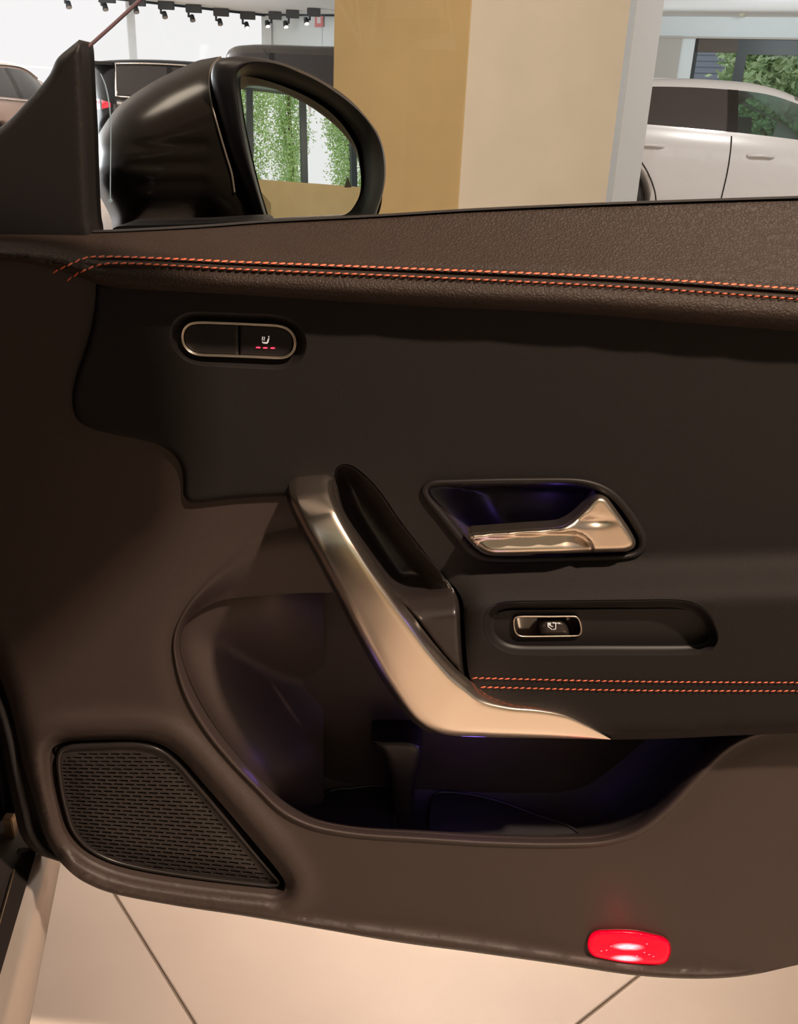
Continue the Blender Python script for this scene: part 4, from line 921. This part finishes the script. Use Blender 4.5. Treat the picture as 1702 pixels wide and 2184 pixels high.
# ------------------------------------------------------------------ other cars
def car(label, org, head, paint, L=4.4, wb=2.7, Wd=1.8, prof=None, belt=None, win=(), privacy=True, rear_x=-.85, wr=.33, lampz=.9, grp=None, chrome=False, seams=(), handles=(), lamp=True, tilt=.22):
    R = Matrix.Rotation(math.radians(head), 4, 'Z'); org = Vector(org)
    root = empty('car', org, label, 'car', grp)
    X = lambda x, y, z: tuple(org+R @ Vector((x, y, z)))
    pt = spl([(a*100, b*100) for a, b in prof], step=2)/100; xt, zt = pt[:, 0], pt[:, 1]
    bl = np.array(belt)
    x0, x1 = xt[0], xt[-1]
    st = sorted(set([x0, x0+.02, x0+.06, x0+.12, x0+.2, x1-.2, x1-.12, x1-.06, x1-.02, x1]+list(np.round(np.arange(x0+.28, x1-.25, .09), 3))+[v for w in win for v in w]+[xw+d for xw in (0, wb) for d in (-.372, -.37, -.34, -.3, -.25, -.18, -.1, 0, .1, .18, .25, .3, .34, .37, .372)]))
    st = [s for i, s in enumerate(st) if i == 0 or s-st[i-1] > .0015]
    sec = []
    for x in st:
        top = float(np.interp(x, xt, zt)); b = float(np.interp(x, bl[:, 0], bl[:, 1])); b = min(b, top-.06)
        e = min(x-x0, x1-x); w = Wd/2*(1-.42*(1-min(e/.55, 1))**2.6)
        zb = .20
        for xw in (0, wb):
            if abs(x-xw) < .371: zb = max(zb, wr+math.sqrt(max(.371**2-(x-xw)**2, 0))-.01)
        g = min(max((top-b-.06)/.35, 0), 1); wt = w*(.97-tilt*g)
        zr = b+(top-b)*(.86 if g > .3 else .7)
        zs = [zb, zb+.03, max(zb+.05, .42), max(zb+.07, .60), max(zb+.09, b-.12), b-.02, b]
        ws = [w*.86, w*.955, w*.99, w, w*.995, w*.975, w*.965]
        row = [(0, max(zb, .2)+.001)]+list(zip(ws, zs))
        for f in (.07, .5, .93): row.append((w*.965+(wt-w*.965)*(f**1.25), b+(zr-b)*f))
        row += [(wt, zr), (wt*.93, zr+(top-zr)*.62), (wt*.72, top-.012), (wt*.36, top-.002), (0, top)]
        sec.append([(x, y, z) for y, z in row])
    NS = len(sec[0]); V = []; Fb = []; G = {}
    full = []
    for s in sec: full.append([X(x, -y, z) for x, y, z in s]+[X(x, y, z) for x, y, z in s[::-1][1:]])
    NF = len(full[0]); V = [p for f in full for p in f]
    def inwin(xa, xb):
        for k, (a, b) in enumerate(win):
            if xa >= a-.001 and xb <= b+.001: return k
        return None
    gl_ = {}; fb = []
    for i in range(len(st)-1):
        xm = (st[i]+st[i+1])/2
        for j in range(NF-1):
            f = (i*NF+j, i*NF+j+1, (i+1)*NF+j+1, (i+1)*NF+j)
            jj = j if j < NS-1 else NF-2-j        # mirrored row index
            k = inwin(st[i], st[i+1])
            if k is not None and jj in (8, 9): gl_.setdefault(('side_window', k, j < NS-1), []).append(f); continue
            if jj >= 10 and jj >= 11:
                slope = abs(np.interp(st[i+1], xt, zt)-np.interp(st[i], xt, zt))/(st[i+1]-st[i])
                b = np.interp(xm, bl[:, 0], bl[:, 1]); top = np.interp(xm, xt, zt)
                if slope > .33 and top > b+.04 and (xm > 1.2 or xm < 0): gl_.setdefault(('windscreen' if xm > 1 else 'rear_window', 0, True), []).append(f); continue
            fb.append(f)
    def sub(name, faces, m, par):
        idx = sorted(set(v for f in faces for v in f)); mp = {v: k for k, v in enumerate(idx)}
        return mesh(name, [V[v] for v in idx], [tuple(mp[v] for v in f) for f in faces], m, par)
    body = sub('body', fb, paint, root)
    dark = mat('privacy_glass', (.05, .042, .040), .06, coat=.3)
    clear = glass('car_glass', (.62, .80, .76), .06)
    for (nm, k, rs), fs in gl_.items():
        m = clear if (nm == 'side_window' and k >= privacy) or nm == 'windscreen' else dark
        sub(nm, fs, m, root)
    # cabin: floor slab, seats, wheel
    inn = mat('cabin_dark', (.02, .02, .022), .8)
    hw = Wd/2*.84; bz = float(np.interp(1.2, bl[:, 0], bl[:, 1]))-.10
    box('cabin_trim', (0, 0, 0), (1, 1, 1), inn, root).data.transform(Matrix.Translation(org) @ R @ Matrix.Translation((-.1, -hw, .5)) @ Matrix.Diagonal((2.5, 2*hw, bz-.5, 1)))
    if win and len(win) > privacy:
        for sx, sy in ((1.15, -.36), (1.15, .36)):
            s = box('seat', (0, 0, 0), (1, 1, 1), inn, root, .06); s.data.transform(Matrix.Translation(org) @ R @ Matrix.Translation((sx, sy-.22, .5)) @ Matrix.Diagonal((.16, .44, .62, 1)))
    # pillars
    for a, b in zip(win[:-1], win[1:]):
        for sd in (-1, 1):
            P_ = []
            for x in (a[1]-.005, b[0]+.005):
                i = min(range(len(st)), key=lambda q: abs(st[q]-x)); c = [np.array(V[i*NF+j]) for j in (range(8, 11) if sd < 0 else range(NF-9, NF-12, -1))]
                n_ = np.array(R @ Vector((0, sd, .25))); P_.append(np.array([q+n_*.006 for q in c]))
            loft('pillar', P_, M['gloss'], root)
    def side(x, z, sd=-1, off=.004):
        i = min(range(len(st)), key=lambda q: abs(st[q]-x)); s = sec[i]; zs = [p[2] for p in s[1:NS-1]]; ys = [p[1] for p in s[1:NS-1]]
        y = np.interp(z, zs, ys); return np.array(X(x, sd*(y+off), z))
    for pts in seams:
        tube('door_seam', [side(x, z, off=.003) for x, z in spl([(a*100, b*100) for a, b in pts], step=3)/100], .006, M['seam'], root, n=5)
    for x, z in handles:
        w = [side(x+d, z-abs(d)*.05, off=o_) for d, o_ in ((-.12, .004), (-.09, .03), (0, .036), (.09, .03), (.12, .004))]; tube('door_handle', w, .016, paint, root, n=8)
    if chrome and win:
        a, b = win[0][0]-.02, win[0][1]
        lo_ = []; hi_ = []
        for i, x in enumerate(st):
            if a <= x <= win[-1][1]: lo_.append(np.array(V[i*NF+7])); hi_.append(np.array(V[i*NF+11]))
        n_ = np.array(R @ Vector((0, -1, 0)))*.01; tube('chrome_trim', [q+n_ for q in (lo_[::-1]+hi_)], .014, M['chrome'], root, n=6)
    if lamp:
        lm = mat('tail_lamp_red', (.6, .012, .03), .15, coat=.5, emit=(1, .03, .05), es=.25)
        for sd in (-1, 1):
            Lr = []
            for d in (.012, .16, .30, .40):
                i = min(range(len(st)), key=lambda q: abs(st[q]-(x0+d))); ring_ = []
                hgt = .10*(1-d/.45)+.02
                for z in np.linspace(lampz-hgt, lampz+hgt, 6): ring_.append(side(st[i], z, sd, .010))
                Lr.append(np.array(ring_))
            loft('tail_lamp', Lr, lm, root)
    for xw in (0, wb):
        for sd in (-1, 1):
            n_ = R @ Vector((0, sd, 0)); c = org+R @ Vector((xw, sd*(Wd/2-.115), wr)); ax = np.array(n_); ux = np.array(R @ Vector((1, 0, 0))); uz = np.array([0, 0, 1.])
            def circ(r, d, n=28): return np.array([np.array(c)+ax*d+r*(math.cos(t)*ux+math.sin(t)*uz) for t in np.linspace(0, 2*math.pi, n+1)[:-1]])
            w_ = loft('wheel', [circ(wr-.10, -.10), circ(wr-.02, -.10), circ(wr, -.07), circ(wr, .07), circ(wr-.025, .095), circ(wr-.09, .10), circ(wr-.10, .085), circ(wr-.105, -.04)], M['rubber'], root, closed=True)
            loft('wheel_rim', [circ(wr-.10, .085), circ(wr-.115, .088), circ(wr-.125, .03)], M['silver'], w_, closed=True)
            Vv = []; Ff = []
            for k in range(5):
                t = k*2*math.pi/5; dd = math.cos(t)*ux+math.sin(t)*uz; ee = -math.sin(t)*ux+math.cos(t)*uz; s = len(Vv); cc_ = np.array(c)
                Vv += [cc_+ax*.06+dd*.03-ee*.03, cc_+ax*.06+dd*.03+ee*.03, cc_+ax*.07+dd*(wr-.11)+ee*.045, cc_+ax*.07+dd*(wr-.11)-ee*.045]; Vv += [v-ax*.03 for v in Vv[s:s+4]]
                Ff += [(s, s+1, s+2, s+3), (s, s+4, s+5, s+1), (s+3, s+2, s+6, s+7), (s+1, s+5, s+6, s+2), (s, s+3, s+7, s+4)]
            mesh('spokes', Vv, Ff, M['silver'], w_, smooth=False)
    # wheel-well backing
    for xw in (0, wb):
        b_ = box('wheel_well', (0, 0, 0), (1, 1, 1), M['seam'], root); b_.data.transform(Matrix.Translation(org) @ R @ Matrix.Translation((xw-.36, -Wd/2*.78, .25)) @ Matrix.Diagonal((.72, Wd*.78, .42, 1)))
    return root, side, X

wpaint = mat('white_paint', (.70, .68, .67), .25, coat=.8)
bpaint = mat('black_paint', (.008, .008, .009), .2, spec=.4)
gpaint = mat('dark_brown_paint', (.075, .062, .050), .25, coat=.4)
ppaint = mat('pearl_paint', (.74, .58, .52), .25, coat=.8)
hatch = [(-.82, .42), (-.84, .60), (-.80, .86), (-.70, .98), (-.40, 1.30), (-.15, 1.375), (.3, 1.42), (.9, 1.435), (1.4, 1.40), (1.85, 1.25), (2.4, 1.0), (2.9, .92), (3.3, .84), (3.52, .70), (3.56, .45)]
hb = [(-.9, 1.02), (0, 1.0), (.6, .975), (1.05, .955), (2.0, .90), (3.6, .80)]
oR = P(1297., 440., 9.0)
carW, sideW, XW = car('white hatchback seen from the side behind the cream column', (float(oR[0]), 9.9, 0), 1.0, wpaint, wb=2.68, Wd=1.8, prof=hatch, belt=hb, win=((-.42, .98), (1.08, 2.05)), privacy=1, wr=.32,
    seams=([(1.03, .95), (1.04, .7), (1.02, .3)], [(-.02, .97), (.08, .86), (.30, .62), (.40, .45), (.44, .32)], [(2.2, .88), (2.22, .6), (2.2, .3)]), handles=((.30, .845), (1.32, .80)))
suv = [(-.92, .45), (-.95, .70), (-.90, 1.02), (-.84, 1.22), (-.86, 1.60), (-.70, 1.64), (-.1, 1.69), (.8, 1.70), (1.5, 1.66), (2.0, 1.45), (2.5, 1.16), (3.0, 1.08), (3.5, .98), (3.72, .80), (3.76, .5)]
sb_ = [(-1, 1.12), (0, 1.10), (1, 1.06), (2.2, 1.02), (3.8, .95)]
o = P(190., 230., 14.6)
carB, sideB, XB = car('black sport utility car behind the wing mirror, rear lamp lit red', (float(o[0])+.30, 16.9, 0), 10, bpaint, wb=2.87, Wd=1.8, prof=suv, belt=sb_, win=((-.45, .35), (.42, 1.25), (1.33, 2.2)), privacy=3, wr=.36, lampz=.98, chrome=True,
    seams=([(1.3, 1.05), (1.3, .4)], [(.38, 1.1), (.40, .7)]))
box('roof_spoiler', (0, 0, 0), (1, 1, 1), bpaint, carB, .03).data.transform(Matrix.Translation(carB.location) @ Matrix.Rotation(math.radians(16), 4, 'Z') @ Matrix.Translation((-.98, -.68, 1.56)) @ Matrix.Diagonal((.42, 1.36, .05, 1)))
van = [(-.98, .5), (-1.02, .9), (-1.0, 1.3), (-.95, 1.75), (-.80, 2.10), (-.4, 2.19), (.8, 2.22), (2.0, 2.20), (2.6, 1.95), (3.2, 1.45), (3.8, 1.2), (4.1, .9), (4.15, .5)]
o = P(500., 110., 19.9)
carV, sideV, XV = car('tall dark brown van between the wing mirror and the ochre column', (float(o[0])+.70, 20.5, 0), 0, gpaint, wb=3.2, Wd=2.0, prof=van, belt=[(-1.1, 1.35), (1, 1.32), (4.2, 1.15)], win=((-.80, .02), (.10, 1.30), (1.42, 2.55)), privacy=3, wr=.36, lampz=1.1, chrome=False, tilt=.14, lamp=False,
    seams=([(-.1, 2.1), (.05, 1.9), (.1, 1.35)],))
wag = [(-.88, .42), (-.92, .66), (-.86, .92), (-.74, 1.02), (-.48, 1.34), (-.2, 1.41), (.6, 1.47), (1.2, 1.44), (1.8, 1.2), (2.3, 1.0), (2.9, .88), (3.2, .7), (3.24, .45)]
o = P(2., 245., 21.0)
carP, sideP, XP = car('pearl pink estate car at the far left, red tail lamp', (-6.26, 12.9, 0), 86, ppaint, wb=2.5, Wd=1.82, prof=wag, belt=[(-1, 1.0), (1, .96), (3.7, .88)], win=((-.42, .55), (.65, 1.5)), privacy=2, wr=.33, lampz=.84, chrome=True)

# ------------------------------------------------------------------ the car the door belongs to
own = door
rk_u = [P(83, 1832, .655), P(0, 2118, .512)]
d = (PZ(0., 2120., .3)-PZ(83., 1832., .3)); 
ua, ub = PZ(83., 1832., .30)-d*.5, PZ(83., 1832., .30)+d*14
la, lb = PZ(127., 1838., .20), PZ(60., 2184., .20); dl = lb-la; la, lb = la-dl*.4, la+dl*11
ma = PZ(97., 1990., .245); 
rail = [np.array([ua+np.array([-.02, 0, .006]), ub+np.array([-.02, 0, .006])]), np.array([ua, ub]), np.array([ua+(la-ua)*.2+np.array([.006, 0, 0]), ub+(lb-ub)*.2+np.array([.006, 0, 0])]), np.array([ua+(la-ua)*.6+np.array([.008, 0, 0]), ub+(lb-ub)*.6+np.array([.008, 0, 0])]), np.array([ua+(la-ua)*.9+np.array([.003, 0, 0]), ub+(lb-ub)*.9+np.array([.003, 0, 0])]), np.array([la, lb]), np.array([la+np.array([-.02, 0, -.012]), lb+np.array([-.02, 0, -.012])]), np.array([la+np.array([-.10, 0, -.012]), lb+np.array([-.10, 0, -.012])])]
loft('rocker_panel', rail, mat('rocker_paint', (.50, .42, .37), .32, metal=.55), own)
sl = [ua+np.array([-.002, 0, .007]), ub+np.array([-.002, 0, .007])]
V = [tuple(sl[0]), tuple(sl[1]), tuple(sl[1]+np.array([-.05, 0, .012])), tuple(sl[0]+np.array([-.05, 0, .012])), tuple(sl[1]+np.array([-.16, 0, .0])), tuple(sl[0]+np.array([-.16, 0, 0])), tuple(sl[1]+np.array([-.9, 0, -.12])), tuple(sl[0]+np.array([-.9, 0, -.12]))]
mesh('door_sill', V, [(0, 1, 2, 3), (3, 2, 4, 5), (5, 4, 6, 7)], M['satin'], own, smooth=False)
g0, g1 = PZ(30., 1855., .318), PZ(0., 1962., .318); tube('sill_bead', [g0, g0+(g1-g0)*9], .0010, mat('bead', (.7, .55, .4), .3, metal=1), own, n=6)
tube('lower_bead', [la+(lb-la)*.05, lb], .0012, mat('bead_white', (.75, .72, .70), .3, metal=.5), own, n=6)
mj = mat('jamb_black', (.004, .004, .006), .8, spec=.08)
box('door_jamb', (-1.3, .80, .33), (float(P(70, 1800, .82)[0]), .95, .86), mj, own, .01)
box('bulkhead', (-1.5, .69, .30), (float(P(12, 1700, .68)[0]), .80, .84), mj, own, .01)
box('dashboard', (-1.9, .12, .45), (-.36, .60, .89), M['black'], own, .03)  # unseen, set close in to block stray light on the door's left
box('kick_panel', (-1.9, .10, .12), (-.46, .62, .44), M['black'], own, .02)  # unseen, put here to block low fill light
prism('floor_pan', [(-.27, .40), (.0, -.42), (.46, -1.8), (-1.8, -1.8), (-1.8, .40)], .24, .28, M['liner'], own)  # unseen, put in to darken what the grab handle reflects
# unseen slab shaped from the wanted door shadow, and the windscreen pillar
def on_slab(px, py, z=1.26):
    p = P(float(px), float(py), .585); k = np.array(KEY); t = (z-p[2])/(k[2]-p[2]); return p+(k-p)*t
rp = spl([(-500, 470), (-250, 490), (0, 512), (110, 535), (200, 575), (300, 700), (385, 900), (400, 1000), (385, 1110), (300, 1200), (150, 1340), (0, 1475), (-250, 1700)], step=40)
rb = [tuple(on_slab(x, y)[:2]) for x, y in rp]+[(-1.6, -.9), (-1.8, .7)]
prism('shadow_slab', rb, 1.26, 1.30, M['gloss'], own)
tube('windscreen_pillar', [(-.80, .72, .86), (-.84, .50, 1.05), (-.86, .30, 1.27)], .035, M['gloss'], own, n=10)

# body side behind the door opening and the front seat (both unseen, put in to cut fill and handle reflections)
prism('body_side', [(-.02, -.62), (.02, -.62), (.42, -1.9), (.38, -1.9)], .22, 1.24, M['gloss'], own)
box('front_seat', (-.75, -.95, .30), (-.10, -.50, 1.15), M['black'], own, .06)
